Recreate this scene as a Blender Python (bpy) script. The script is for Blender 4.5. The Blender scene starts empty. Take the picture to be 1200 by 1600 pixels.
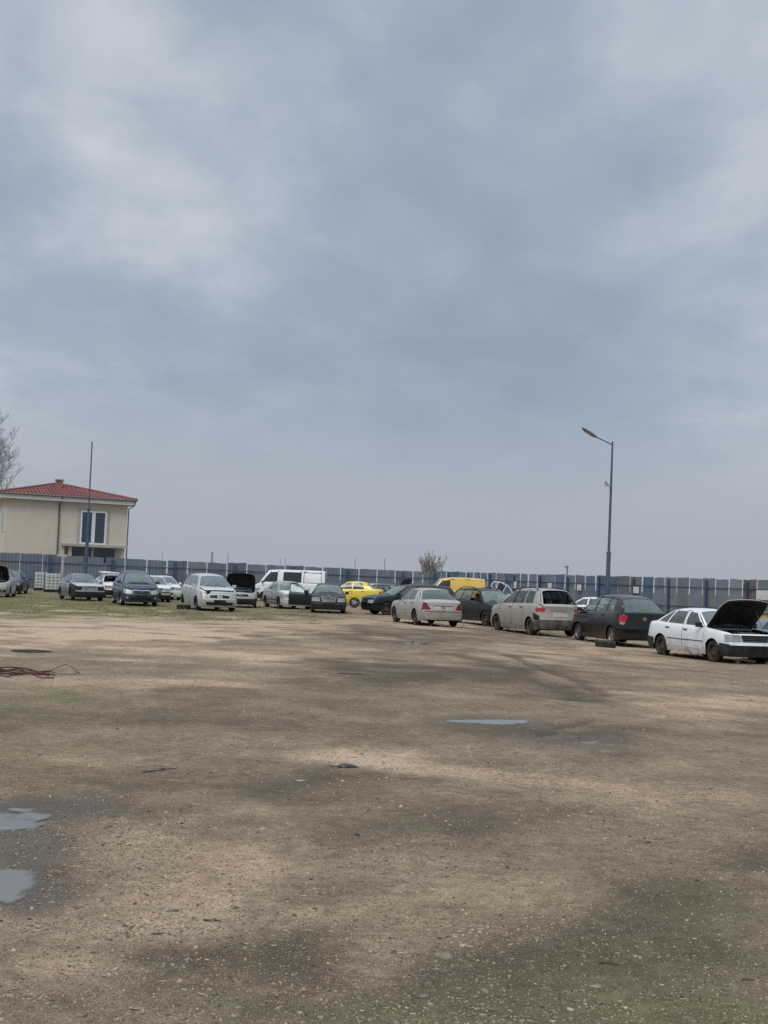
import bpy, bmesh, math, random
import numpy as np
from mathutils import Vector, Matrix

rnd = random.Random(7)
S = bpy.context.scene
COL = S.collection
PI = math.pi

# ------------------------------------------------------------------ camera model
F = 1900.0
ROLL = math.atan(0.04)
PIT = math.atan(109 / 1900)
EYE = 1.6
_c, _s, _cp, _sp = math.cos(ROLL), math.sin(ROLL), math.cos(PIT), math.sin(PIT)
R0, U0, FW = Vector((1, 0, 0)), Vector((0, -_sp, _cp)), Vector((0, _cp, _sp))
RT, UP = R0 * _c + U0 * _s, U0 * _c - R0 * _s


def tz(X):
    t = np.clip((X - 1) / 9.0, 0, 1)
    return -0.2 * t * t * (3 - 2 * t)


def ray(u, v):
    return RT * ((u - 600) / F) + UP * ((800 - v) / F) + FW


def G(u, v):
    d = ray(u, v)
    z = 0.0
    p = None
    for _ in range(25):
        k = (z - EYE) / d.z
        p = Vector((d.x * k, d.y * k, z))
        z = float(tz(p.x))
    return p


def P(u, v, Y):
    d = ray(u, v)
    return Vector((d.x * Y / d.y, Y, EYE + d.z * Y / d.y))


def hz(u):
    return 885 + 0.04 * u


cam = bpy.data.cameras.new('camera')
camo = bpy.data.objects.new('camera', cam)
COL.objects.link(camo)
cam.sensor_fit = 'VERTICAL'
cam.sensor_height = 24
cam.lens = 24 * F / 1600
cam.clip_end = 20000
cam.clip_start = 0.05
M = Matrix((RT, UP, -FW)).transposed().to_4x4()
M.translation = (0, 0, EYE)
camo.matrix_world = M
S.camera = camo


# ------------------------------------------------------------------ node helpers
def newmat(name):
    m = bpy.data.materials.new(name)
    m.use_nodes = True
    nt = m.node_tree
    for n in list(nt.nodes):
        if n.type != 'OUTPUT_MATERIAL':
            nt.nodes.remove(n)
    out = [n for n in nt.nodes if n.type == 'OUTPUT_MATERIAL'][0]
    return m, nt, out


class NT:
    def __init__(s, nt):
        s.nt = nt

    def n(s, t, **k):
        x = s.nt.nodes.new(t)
        for a, b in k.items():
            setattr(x, a, b)
        return x

    def set(s, sock, v):
        if hasattr(v, 'is_linked') or isinstance(v, bpy.types.NodeSocket):
            s.nt.links.new(v, sock)
        else:
            if isinstance(v, (tuple, list)) and len(v) == 3 and sock.type == 'RGBA':
                v = tuple(v) + (1,)
            sock.default_value = v

    def math(s, op, a, b=0.0, c=None, clamp=False):
        x = s.n('ShaderNodeMath', operation=op)
        x.use_clamp = clamp
        s.set(x.inputs[0], a)
        s.set(x.inputs[1], b)
        if c is not None:
            s.set(x.inputs[2], c)
        return x.outputs[0]

    def mix(s, f, a, b, bt='MIX'):
        x = s.n('ShaderNodeMix', data_type='RGBA', blend_type=bt)
        s.set(x.inputs[0], f)
        s.set(x.inputs[6], a)
        s.set(x.inputs[7], b)
        return x.outputs[2]

    def noise(s, scale, detail=4, rough=0.55, vec=None, dist=0.0, out=0):
        x = s.n('ShaderNodeTexNoise')
        x.inputs['Scale'].default_value = scale
        x.inputs['Detail'].default_value = detail
        x.inputs['Roughness'].default_value = rough
        x.inputs['Distortion'].default_value = dist
        if vec is not None:
            s.nt.links.new(vec, x.inputs['Vector'])
        return x.outputs[out]

    def ramp(s, f, a, b, smooth=True):
        x = s.n('ShaderNodeMapRange')
        x.interpolation_type = 'SMOOTHSTEP' if smooth else 'LINEAR'
        s.set(x.inputs[0], f)
        x.inputs[1].default_value = a
        x.inputs[2].default_value = b
        x.inputs[3].default_value = 0
        x.inputs[4].default_value = 1
        return x.outputs[0]

    def coord(s, kind='Object'):
        return s.n('ShaderNodeTexCoord').outputs[kind]

    def mapping(s, vec, sc=(1, 1, 1), loc=(0, 0, 0)):
        x = s.n('ShaderNodeMapping')
        x.inputs['Scale'].default_value = sc
        x.inputs['Location'].default_value = loc
        s.nt.links.new(vec, x.inputs['Vector'])
        return x.outputs[0]

    def bump(s, h, st=0.3, d=0.02):
        x = s.n('ShaderNodeBump')
        x.inputs['Strength'].default_value = st
        x.inputs['Distance'].default_value = d
        s.nt.links.new(h, x.inputs['Height'])
        return x.outputs[0]

    def bsdf(s, col, rough=0.5, metal=0.0, spec=0.5, coat=0.0, normal=None):
        x = s.n('ShaderNodeBsdfPrincipled')
        s.set(x.inputs['Base Color'], col)
        s.set(x.inputs['Roughness'], rough)
        s.set(x.inputs['Metallic'], metal)
        s.set(x.inputs['Specular IOR Level'], spec)
        s.set(x.inputs['Coat Weight'], coat)
        x.inputs['Coat Roughness'].default_value = 0.08
        if normal is not None:
            s.nt.links.new(normal, x.inputs['Normal'])
        return x.outputs[0]


_cache = {}


def simple(name, col, rough=0.5, metal=0.0, spec=0.5, var=0.15, vs=8.0, col2=None, bump=0.0):
    if name in _cache:
        return _cache[name]
    m, nt, out = newmat(name)
    t = NT(nt)
    co = t.coord()
    nz = t.noise(vs, 5, 0.6, co)
    c2 = col2 if col2 else tuple(x * (1 - var * 2) for x in col)
    c = t.mix(t.ramp(nz, 0.35, 0.7), col, c2)
    nrm = t.bump(nz, bump, 0.02) if bump else None
    nt.links.new(t.bsdf(c, rough, metal, spec, normal=nrm), out.inputs[0])
    _cache[name] = m
    return m


def paint(name, col, metal=0.0, rough=0.32, dirt=0.35, dirtcol=(0.16, 0.13, 0.10), coat=0.5, spec=0.5):
    if name in _cache:
        return _cache[name]
    m, nt, out = newmat(name)
    t = NT(nt)
    co = t.coord()
    sep = t.n('ShaderNodeSeparateXYZ')
    nt.links.new(co, sep.inputs[0])
    n1 = t.noise(3.5, 6, 0.65, co)
    n2 = t.noise(22, 4, 0.6, t.mapping(co, (1, 1, 0.25)))
    low = t.ramp(sep.outputs[2], 0.75, 0.15)
    splash = t.math('MULTIPLY', low, t.ramp(n1, 0.25, 0.7))
    film = t.math('MULTIPLY', t.ramp(n1, 0.42, 0.75), 0.35)
    streak = t.math('MULTIPLY', t.ramp(n2, 0.5, 0.8), 0.35)
    f = t.math('ADD', t.math('ADD', splash, film), streak)
    f = t.math('MULTIPLY', f, dirt, clamp=True)
    c = t.mix(f, col, dirtcol)
    r = t.math('ADD', rough, t.math('MULTIPLY', f, 0.5), clamp=True)
    ct = t.math('MULTIPLY', t.math('SUBTRACT', 1.0, f), coat, clamp=True)
    nb = t.noise(2.2, 3, .5, co)
    nt.links.new(t.bsdf(c, r, metal, spec, ct, normal=t.bump(nb, .12, .05)), out.inputs[0])
    _cache[name] = m
    return m


def glassmat(name, dust_sheen=0.22, dust_sheen_col=(0.30, 0.36, 0.36), tint=(0.55, 0.66, 0.65)):  # diffuse dust film; its grey-green also stands in for reflected sky
    if name in _cache:
        return _cache[name]
    m, nt, out = newmat(name)
    t = NT(nt)
    co = t.coord()
    tr = t.n('ShaderNodeBsdfTransparent')
    tr.inputs[0].default_value = tint + (1,)
    gl = t.n('ShaderNodeBsdfGlossy')
    gl.inputs['Roughness'].default_value = 0.04
    gl.inputs['Color'].default_value = (0.95, 0.98, 1, 1)
    fr = t.n('ShaderNodeLayerWeight')
    fac = t.math('ADD', .05, t.math('MULTIPLY', .95, t.math('POWER', fr.outputs['Facing'], 4.5)), clamp=True)
    mx = t.n('ShaderNodeMixShader')
    nt.links.new(fac, mx.inputs[0])
    nt.links.new(tr.outputs[0], mx.inputs[1])
    nt.links.new(gl.outputs[0], mx.inputs[2])
    df = t.n('ShaderNodeBsdfDiffuse')
    df.inputs[0].default_value = dust_sheen_col + (1,)
    nz = t.noise(4, 5, 0.6, co)
    mx2 = t.n('ShaderNodeMixShader')
    t.set(mx2.inputs[0], t.math('MULTIPLY', t.math('ADD', nz, 0.5), dust_sheen, clamp=True))
    nt.links.new(mx.outputs[0], mx2.inputs[1])
    nt.links.new(df.outputs[0], mx2.inputs[2])
    nt.links.new(mx2.outputs[0], out.inputs[0])
    _cache[name] = m
    return m


BLACK = simple('black_plastic', (0.010, 0.011, 0.013), 0.55, spec=.3, var=0.1, col2=(0.028, 0.026, 0.023), vs=5)
GREYPL = simple('grey_plastic', (0.055, 0.056, 0.06), 0.6, col2=(0.10, 0.09, 0.075), vs=5)
DARKIN = simple('dark_interior', (0.02, 0.02, 0.022), 0.85, spec=0.2)
SEAT = simple('seat_fabric', (0.035, 0.036, 0.042), 0.9, spec=0.2)
RUBBER = simple('tyre_rubber', (0.016, 0.016, 0.016), 0.8, spec=0.3, col2=(0.055, 0.047, 0.038), vs=6)
STEEL = simple('steel_rim', (0.05, 0.048, 0.046), 0.55, 0.4, col2=(0.11, 0.08, 0.055), vs=9)
ALLOY = simple('alloy_rim', (0.42, 0.42, 0.43), 0.35, 0.8, col2=(0.2, 0.19, 0.17))
CHROME = simple('chrome_trim', (0.6, 0.61, 0.63), 0.18, 0.95, col2=(0.4, 0.4, 0.4))
LAMP = simple('lamp_lens', (0.38, 0.39, 0.41), 0.2, 0.15, col2=(0.25, 0.25, 0.27), vs=18)
LAMPY = simple('yellowed_lamp_lens', (0.42, 0.40, 0.33), 0.3, 0.1, col2=(0.3, 0.27, 0.2), vs=18)
REDL = simple('red_lens', (0.22, 0.012, 0.015), 0.15, 0.0, col2=(0.10, 0.006, 0.01), vs=14)
REDL2 = simple('bright_red_lens', (0.45, 0.025, 0.03), 0.15, 0.0, col2=(0.25, 0.012, 0.016), vs=14)
ORANGE = simple('orange_lens', (0.6, 0.13, 0.03), 0.2, col2=(0.35, 0.07, 0.02), vs=14)
PLATE = simple('plate_white', (0.55, 0.54, 0.50), 0.5, col2=(0.33, 0.31, 0.27), vs=12)
GLASS = glassmat('window_glass')
GLASSD = glassmat('dark_window_glass', 0.10, (0.2, 0.24, 0.25), (0.16, 0.20, 0.20))
GLASSB = glassmat('black_window_glass', 0.10, (0.16, 0.2, 0.2), (0.06, 0.08, 0.08))
GLASSW = glassmat('dusty_sheen_windscreen_glass', 0.33, (0.34, 0.41, 0.41), (0.5, 0.6, 0.6))


# ------------------------------------------------------------------ mesh builder
class MB:
    def __init__(s):
        s.v, s.f, s.m = [], [], []

    def add(s, vs, fs, m=0):
        o = len(s.v)
        s.v.extend([tuple(p) for p in vs])
        for f in fs:
            s.f.append(tuple(i + o for i in f))
            s.m.append(m)
        return s

    def grid(s, rows, m=0, flip=False):
        nr, nc = len(rows), len(rows[0])
        vs = [p for r in rows for p in r]
        fs = []
        for i in range(nr - 1):
            for j in range(nc - 1):
                q = (i * nc + j, i * nc + j + 1, (i + 1) * nc + j + 1, (i + 1) * nc + j)
                fs.append(q[::-1] if flip else q)
        return s.add(vs, fs, m)

    def box(s, c, d, m=0, rot=None, top=(1, 1), bot=(1, 1)):
        hx, hy, h = d[0] / 2, d[1] / 2, d[2] / 2
        vs = []
        for z, k in ((-h, bot), (h, top)):
            for x, y in ((-1, -1), (1, -1), (1, 1), (-1, 1)):
                vs.append(Vector((x * hx * k[0], y * hy * k[1], z)))
        if rot is not None:
            vs = [rot @ p for p in vs]
        c = Vector(c)
        vs = [p + c for p in vs]
        return s.add(vs, [(3, 2, 1, 0), (4, 5, 6, 7), (0, 1, 5, 4), (1, 2, 6, 5), (2, 3, 7, 6), (3, 0, 4, 7)], m)

    def tube(s, pts, r, n=6, m=0, cap=True):
        pts = [Vector(p) for p in pts]
        if not hasattr(r, '__len__'):
            r = [r] * len(pts)
        ref = None
        vs, fs = [], []
        for i, p in enumerate(pts):
            d = (pts[min(i + 1, len(pts) - 1)] - pts[max(i - 1, 0)])
            if d.length < 1e-9:
                d = Vector((0, 0, 1))
            d.normalize()
            if ref is None:
                ref = Vector((1, 0, 0)) if abs(d.x) < 0.8 else Vector((0, 1, 0))
            a = (ref - d * ref.dot(d)).normalized()
            b = d.cross(a)
            ref = a
            for k in range(n):
                t = 2 * PI * k / n
                vs.append(p + (a * math.cos(t) + b * math.sin(t)) * r[i])
        for i in range(len(pts) - 1):
            for k in range(n):
                k2 = (k + 1) % n
                fs.append((i * n + k, i * n + k2, (i + 1) * n + k2, (i + 1) * n + k))
        if cap:
            fs.append(tuple(range(n))[::-1])
            fs.append(tuple(range((len(pts) - 1) * n, len(pts) * n)))
        return s.add(vs, fs, m)

    def lathe(s, prof, mat=Matrix(), n=24, m=0):
        """prof: (radius, height along local z)"""
        vs, fs = [], []
        for r, h in prof:
            for k in range(n):
                t = 2 * PI * k / n
                vs.append(mat @ Vector((r * math.cos(t), r * math.sin(t), h)))
        for i in range(len(prof) - 1):
            for k in range(n):
                k2 = (k + 1) % n
                fs.append((i * n + k, i * n + k2, (i + 1) * n + k2, (i + 1) * n + k))
        return s.add(vs, fs, m)

    def build(s, name, mats, parent=None, smooth=True, angle=46, bevel=0.0):
        me = bpy.data.meshes.new(name)
        me.from_pydata(s.v, [], s.f)
        if not isinstance(mats, (list, tuple)):
            mats = [mats]
        for m in mats:
            me.materials.append(m)
        me.polygons.foreach_set('material_index', s.m)
        bm = bmesh.new()
        bm.from_mesh(me)
        bmesh.ops.remove_doubles(bm, verts=bm.verts, dist=0.0004)
        bmesh.ops.recalc_face_normals(bm, faces=bm.faces) if False else None
        bm.to_mesh(me)
        bm.free()
        me.update()
        if smooth:
            me.shade_smooth()
            me.set_sharp_from_angle(angle=math.radians(angle))
        o = bpy.data.objects.new(name, me)
        COL.objects.link(o)
        if parent:
            o.parent = parent
        if bevel:
            b = o.modifiers.new('bevel', 'BEVEL')
            b.width = bevel
            b.segments = 2
            b.limit_method = 'ANGLE'
        return o


def tag(o, label=None, cat=None, group=None, kind=None):
    if label:
        o['label'] = label
    if cat:
        o['category'] = cat
    if group:
        o['group'] = group
    if kind:
        o['kind'] = kind
    return o


def empty(name, loc, rz=0.0, rx=0.0, ry=0.0):
    o = bpy.data.objects.new(name, None)
    o.empty_display_size = 0.3
    COL.objects.link(o)
    o.location = loc
    o.rotation_euler = (rx, ry, rz)
    return o


# ------------------------------------------------------------------ wheels and tyres
def tyre_mb(r, w, mb=None, mat=Matrix()):
    mb = mb or MB()
    h = w / 2
    ri = r * 0.63
    prof = [(ri, -h * .82), (ri + .02, -h * .98), (r * .86, -h * 1.02), (r * .95, -h * .93), (r * .985, -h * .72), (r, -h * .4),
            (r, 0), (r, h * .4), (r * .985, h * .72), (r * .95, h * .93), (r * .86, h * 1.02), (ri + .02, h * .98), (ri, h * .82), (ri, -h * .82)]
    return mb.lathe(prof, mat, 28)


def rim_mb(r, w, style, mat=Matrix()):
    mb = MB()
    h = w / 2
    ri = r * 0.635
    mb.lathe([(ri, -h * .8), (ri, h * .8), (ri * .95, h * .86), (ri * .9, h * .6), (ri * .88, h * .05)], mat, 24)
    if style == 'steel':
        mb.lathe([(ri * .89, h * .1), (ri * .75, h * .2), (ri * .6, h * .5), (ri * .42, h * .55), (ri * .3, h * .35), (ri * .12, h * .38), (0.001, h * .4)], mat, 24)
        for k in range(8):
            a = 2 * PI * k / 8
            mb.lathe([(.028, 0), (.02, .006), (.001, .006)], mat @ Matrix.Translation((ri * .68 * math.cos(a), ri * .68 * math.sin(a), h * .38)), 8, 1)
    elif style == 'cover':
        mb.lathe([(ri * .93, h * .55), (ri * .7, h * .8), (ri * .3, h * .95), (0.001, h * .98)], mat, 24)
        for k in range(7):
            a = 2 * PI * k / 7
            R = Matrix.Rotation(a, 4, 'Z')
            mb.box((0, 0, 0), (.001, .001, .001))
            p = [Vector((ri * .5, -.02, h * .93)), Vector((ri * .8, -.045, h * .76)), Vector((ri * .8, .045, h * .76)), Vector((ri * .5, .02, h * .93))]
            mb.add([mat @ (R @ q) for q in p], [(0, 1, 2, 3)], 1)
    else:
        mb.lathe([(ri * .9, h * .0), (ri * .5, h * .05), (0.001, h * .05)], mat, 24, 1)
        mb.lathe([(ri * .28, h * .2), (ri * .26, h * .72), (ri * .12, h * .8), (.001, h * .8)], mat, 16)
        n = 5 if style == 'alloy5' else 7
        for k in range(n):
            R = Matrix.Rotation(2 * PI * k / n, 4, 'Z')
            a, b = .06 if n == 5 else .045, .045
            pts = []
            for x, wd, zz in ((ri * .2, b, h * .74), (ri * .6, b * .9, h * .8), (ri * .93, a, h * .66)):
                for yy, dz in ((-wd, 0), (wd, 0), (wd * .8, -.03), (-wd * .8, -.03)):
                    pts.append(mat @ (R @ Vector((x, yy, zz + dz))))
            fs = []
            for i in range(2):
                for q in range(4):
                    fs.append((i * 4 + q, i * 4 + (q + 1) % 4, i * 4 + 4 + (q + 1) % 4, i * 4 + 4 + q))
            mb.add(pts, fs)
    return mb


def loose_tyre(label, loc, r=.31, w=.2, rim=False, rot=(0, 0, 0)):
    root = empty('loose_wheel' if rim else 'loose_tyre', loc)
    root.rotation_euler = rot
    tag(root, label, 'wheel' if rim else 'tyre')
    tyre_mb(r, w).build('tyre', RUBBER, root)
    if rim:
        rim_mb(r, w, 'alloy5').build('rim', [ALLOY, DARKIN], root)
    else:
        MB().lathe([(r * .66, -w * .38), (r * .8, -w * .3), (r * .9, 0), (r * .8, w * .3), (r * .66, w * .38)], Matrix(), 28).build('inner_lining', DARKIN, root)
    return root


# ------------------------------------------------------------------ car templates (d = metres behind the nose)
T = {}
T['sedan'] = dict(L=4.49, W=1.72, H=1.42, fo=.83, wb=2.69, wr=.305, zb=.21,
    fk=1.42, zs=[(0, .755), (.05, .79), (.3, .83), (.7, .865), (1.3, .915), (2.0, .935), (3.2, .955), (3.7, .98), (4.25, .975), (4.4, .95), (4.49, .89)],
    lines=[(1.30, 2.02), (1.42, 2.09), (2.33, 2.36), (2.43, 2.44), (3.22, 3.02), (3.88, 3.30)],
    rail=[(2.0, 1.325), (2.3, 1.36), (2.7, 1.37), (3.05, 1.355), (3.3, 1.32)], rw=.56, rc=.05, wsb=.16, wst=.10, rgb=.10, rgt=.04,
    setf=[(.2, .06), (.3, .02), (.5, 0), (.56, .03), (.6, .05), (.7, .06)], setr=[(.2, .08), (.3, .03), (.55, 0), (.6, .03), (.9, .07)],
    bowf=.13, bowr=.10, nf=.86, nr=.86, hood=(.05, 1.28), trunk=(3.9, 4.44), bumpf=.53, bumpr=.55, tum=.06)
T['hatch'] = dict(L=4.1, W=1.7, H=1.45, fo=.83, wb=2.52, wr=.30, zb=.2,
    fk=1.25, zs=[(0, .715), (.06, .765), (.3, .815), (.7, .865), (1.15, .915), (1.8, .94), (3.2, .98), (3.8, .99), (4.02, .97), (4.1, .92)],
    lines=[(1.10, 1.85), (1.24, 1.93), (2.2, 2.25), (2.3, 2.33), (3.05, 2.98), (3.2, 3.08), (3.6, 3.42), (3.95, 3.62)],
    rail=[(1.8, 1.34), (2.2, 1.385), (2.7, 1.395), (3.3, 1.375), (3.65, 1.34)], rw=.57, rc=.05, wsb=.2, wst=.1, rgb=.10, rgt=.06,
    setf=[(.2, .06), (.3, .02), (.5, 0), (.58, .03), (.7, .08)], setr=[(.2, .08), (.35, .02), (.55, 0), (.62, .04), (1, .09)],
    bowf=.16, bowr=.10, nf=.84, nr=.86, hood=(.05, 1.08), trunk=None, bumpf=.5, bumpr=.55, tum=.06)
T['mpv'] = dict(L=4.3, W=1.78, H=1.62, fo=.88, wb=2.69, wr=.315, zb=.21,
    fk=1.15, zs=[(0, .77), (.06, .835), (.3, .905), (.65, .945), (1.0, 1.01), (1.7, 1.03), (3.4, 1.07), (4.0, 1.08), (4.22, 1.06), (4.3, 1.0)],
    lines=[(.92, 1.72), (1.1, 1.84), (2.08, 2.14), (2.18, 2.22), (2.98, 2.95), (3.08, 3.03), (3.72, 3.55), (4.16, 3.92)],
    rail=[(1.65, 1.46), (2.0, 1.525), (2.5, 1.55), (3.2, 1.55), (3.7, 1.53), (3.95, 1.49)], rw=.59, rc=.055, wsb=.24, wst=.12, rgb=.10, rgt=.06,
    setf=[(.2, .08), (.32, .02), (.5, 0), (.6, .04), (.75, .12)], setr=[(.2, .1), (.35, .02), (.6, 0), (.68, .04), (1.1, .08)],
    bowf=.2, bowr=.11, nf=.82, nr=.86, hood=(.06, .9), trunk=None, bumpf=.52, bumpr=.6, tum=.06)
T['wagon'] = dict(L=4.5, W=1.75, H=1.5, fo=.85, wb=2.66, wr=.315, zb=.22,
    fk=1.25, zs=[(0, .735), (.06, .785), (.3, .835), (.7, .885), (1.2, .93), (1.9, .955), (3.4, .98), (4.2, .99), (4.42, .97), (4.5, .92)],
    lines=[(1.16, 1.92), (1.3, 2.0), (2.3, 2.36), (2.4, 2.44), (3.2, 3.16), (3.3, 3.25), (4.02, 3.88), (4.35, 4.1)],
    rail=[(1.9, 1.36), (2.3, 1.415), (2.8, 1.43), (3.6, 1.42), (4.1, 1.375)], rw=.57, rc=.05, wsb=.2, wst=.1, rgb=.10, rgt=.06,
    setf=[(.2, .06), (.3, .02), (.5, 0), (.58, .03), (.7, .08)], setr=[(.2, .08), (.35, .02), (.58, 0), (.65, .04), (1, .09)],
    bowf=.15, bowr=.10, nf=.85, nr=.87, hood=(.05, 1.13), trunk=None, bumpf=.52, bumpr=.57, tum=.06)
T['van'] = dict(L=4.9, W=1.84, H=1.95, fo=.92, wb=2.95, wr=.32, zb=.24,
    zs=[(0, .78), (.06, .86), (.3, 1.0), (.6, 1.09), (1.0, 1.13), (2, 1.14), (4.7, 1.15), (4.84, 1.15), (4.9, 1.12)],
    lines=[(.52, 1.12), (.68, 1.25), (1.72, 1.74), (2.1, 2.1), (3.3, 3.3), (3.46, 3.46), (4.62, 4.6), (4.85, 4.78)],
    rail=[(1.0, 1.76), (1.3, 1.83), (1.8, 1.86), (4.3, 1.87), (4.8, 1.84)], rw=.72, rc=.07, wsb=.12, wst=.10, rgb=.05, rgt=.04,
    setf=[(.2, .06), (.32, .02), (.5, 0), (.6, .03), (.8, .06)], setr=[(.2, .03), (.5, 0), (.6, .03), (1.1, .04)],
    bowf=.12, bowr=.04, nf=.88, nr=.95, hood=(.05, .5), trunk=None, bumpf=.55, bumpr=.5, tum=.03)
T['kangoo'] = dict(L=4.1, W=1.72, H=1.9, fo=.82, wb=2.65, wr=.30, zb=.22,
    zs=[(0, .72), (.06, .8), (.3, .92), (.7, 1.02), (1.0, 1.06), (2, 1.08), (3.9, 1.1), (4.04, 1.1), (4.1, 1.07)],
    lines=[(.85, 1.38), (1.0, 1.5), (1.95, 1.97), (2.06, 2.07), (2.9, 2.9), (3.0, 3.0), (3.85, 3.82), (4.06, 3.95)],
    rail=[(1.3, 1.66), (1.6, 1.74), (2.0, 1.8), (2.6, 1.82), (3.6, 1.8), (3.98, 1.74)], rw=.63, rc=.08, wsb=.15, wst=.12, rgb=.06, rgt=.05,
    setf=[(.2, .08), (.32, .02), (.5, 0), (.6, .05), (.8, .1)], setr=[(.2, .03), (.5, 0), (.6, .03), (1.1, .04)],
    bowf=.16, bowr=.05, nf=.85, nr=.93, hood=(.05, .82), trunk=None, bumpf=.52, bumpr=.5, tum=.04)


def spec(kind, L=None, W=None, H=None, **kw):
    s = dict(T[kind])
    kl = (L or s['L']) / s['L']
    kw_ = (W or s['W']) / s['W']
    kh = (H or s['H']) / s['H']
    o = dict(s)
    o['L'], o['W'], o['H'] = s['L'] * kl, s['W'] * kw_, s['H'] * kh
    o['fo'], o['wb'] = s['fo'] * kl, s['wb'] * kl
    for k in ('zs', 'rail', 'setf', 'setr'):
        if k in ('setf', 'setr'):
            o[k] = [(z * kh, b) for z, b in s[k]]
        else:
            o[k] = [(a * kl, z * kh) for a, z in s[k]]
    o['lines'] = [(a * kl, b * kl) for a, b in s['lines']]
    o['rw'] = s['rw'] * kw_
    for k in ('bumpf', 'bumpr'):
        o[k] = s[k] * kh
    o['hood'] = tuple(x * kl for x in s['hood'])
    if s['trunk']:
        o['trunk'] = tuple(x * kl for x in s['trunk'])
    o.update(kw)
    return o


GF = [1, .985, .95, .88, .75, .55, .3, 0, -.3, -.55, -.75, -.88, -.95, -.985, -1]
TF = [0, .08, .18, .3, .42, .54, .66, .76, .85, .92, .965, .99, 1.0]


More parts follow.
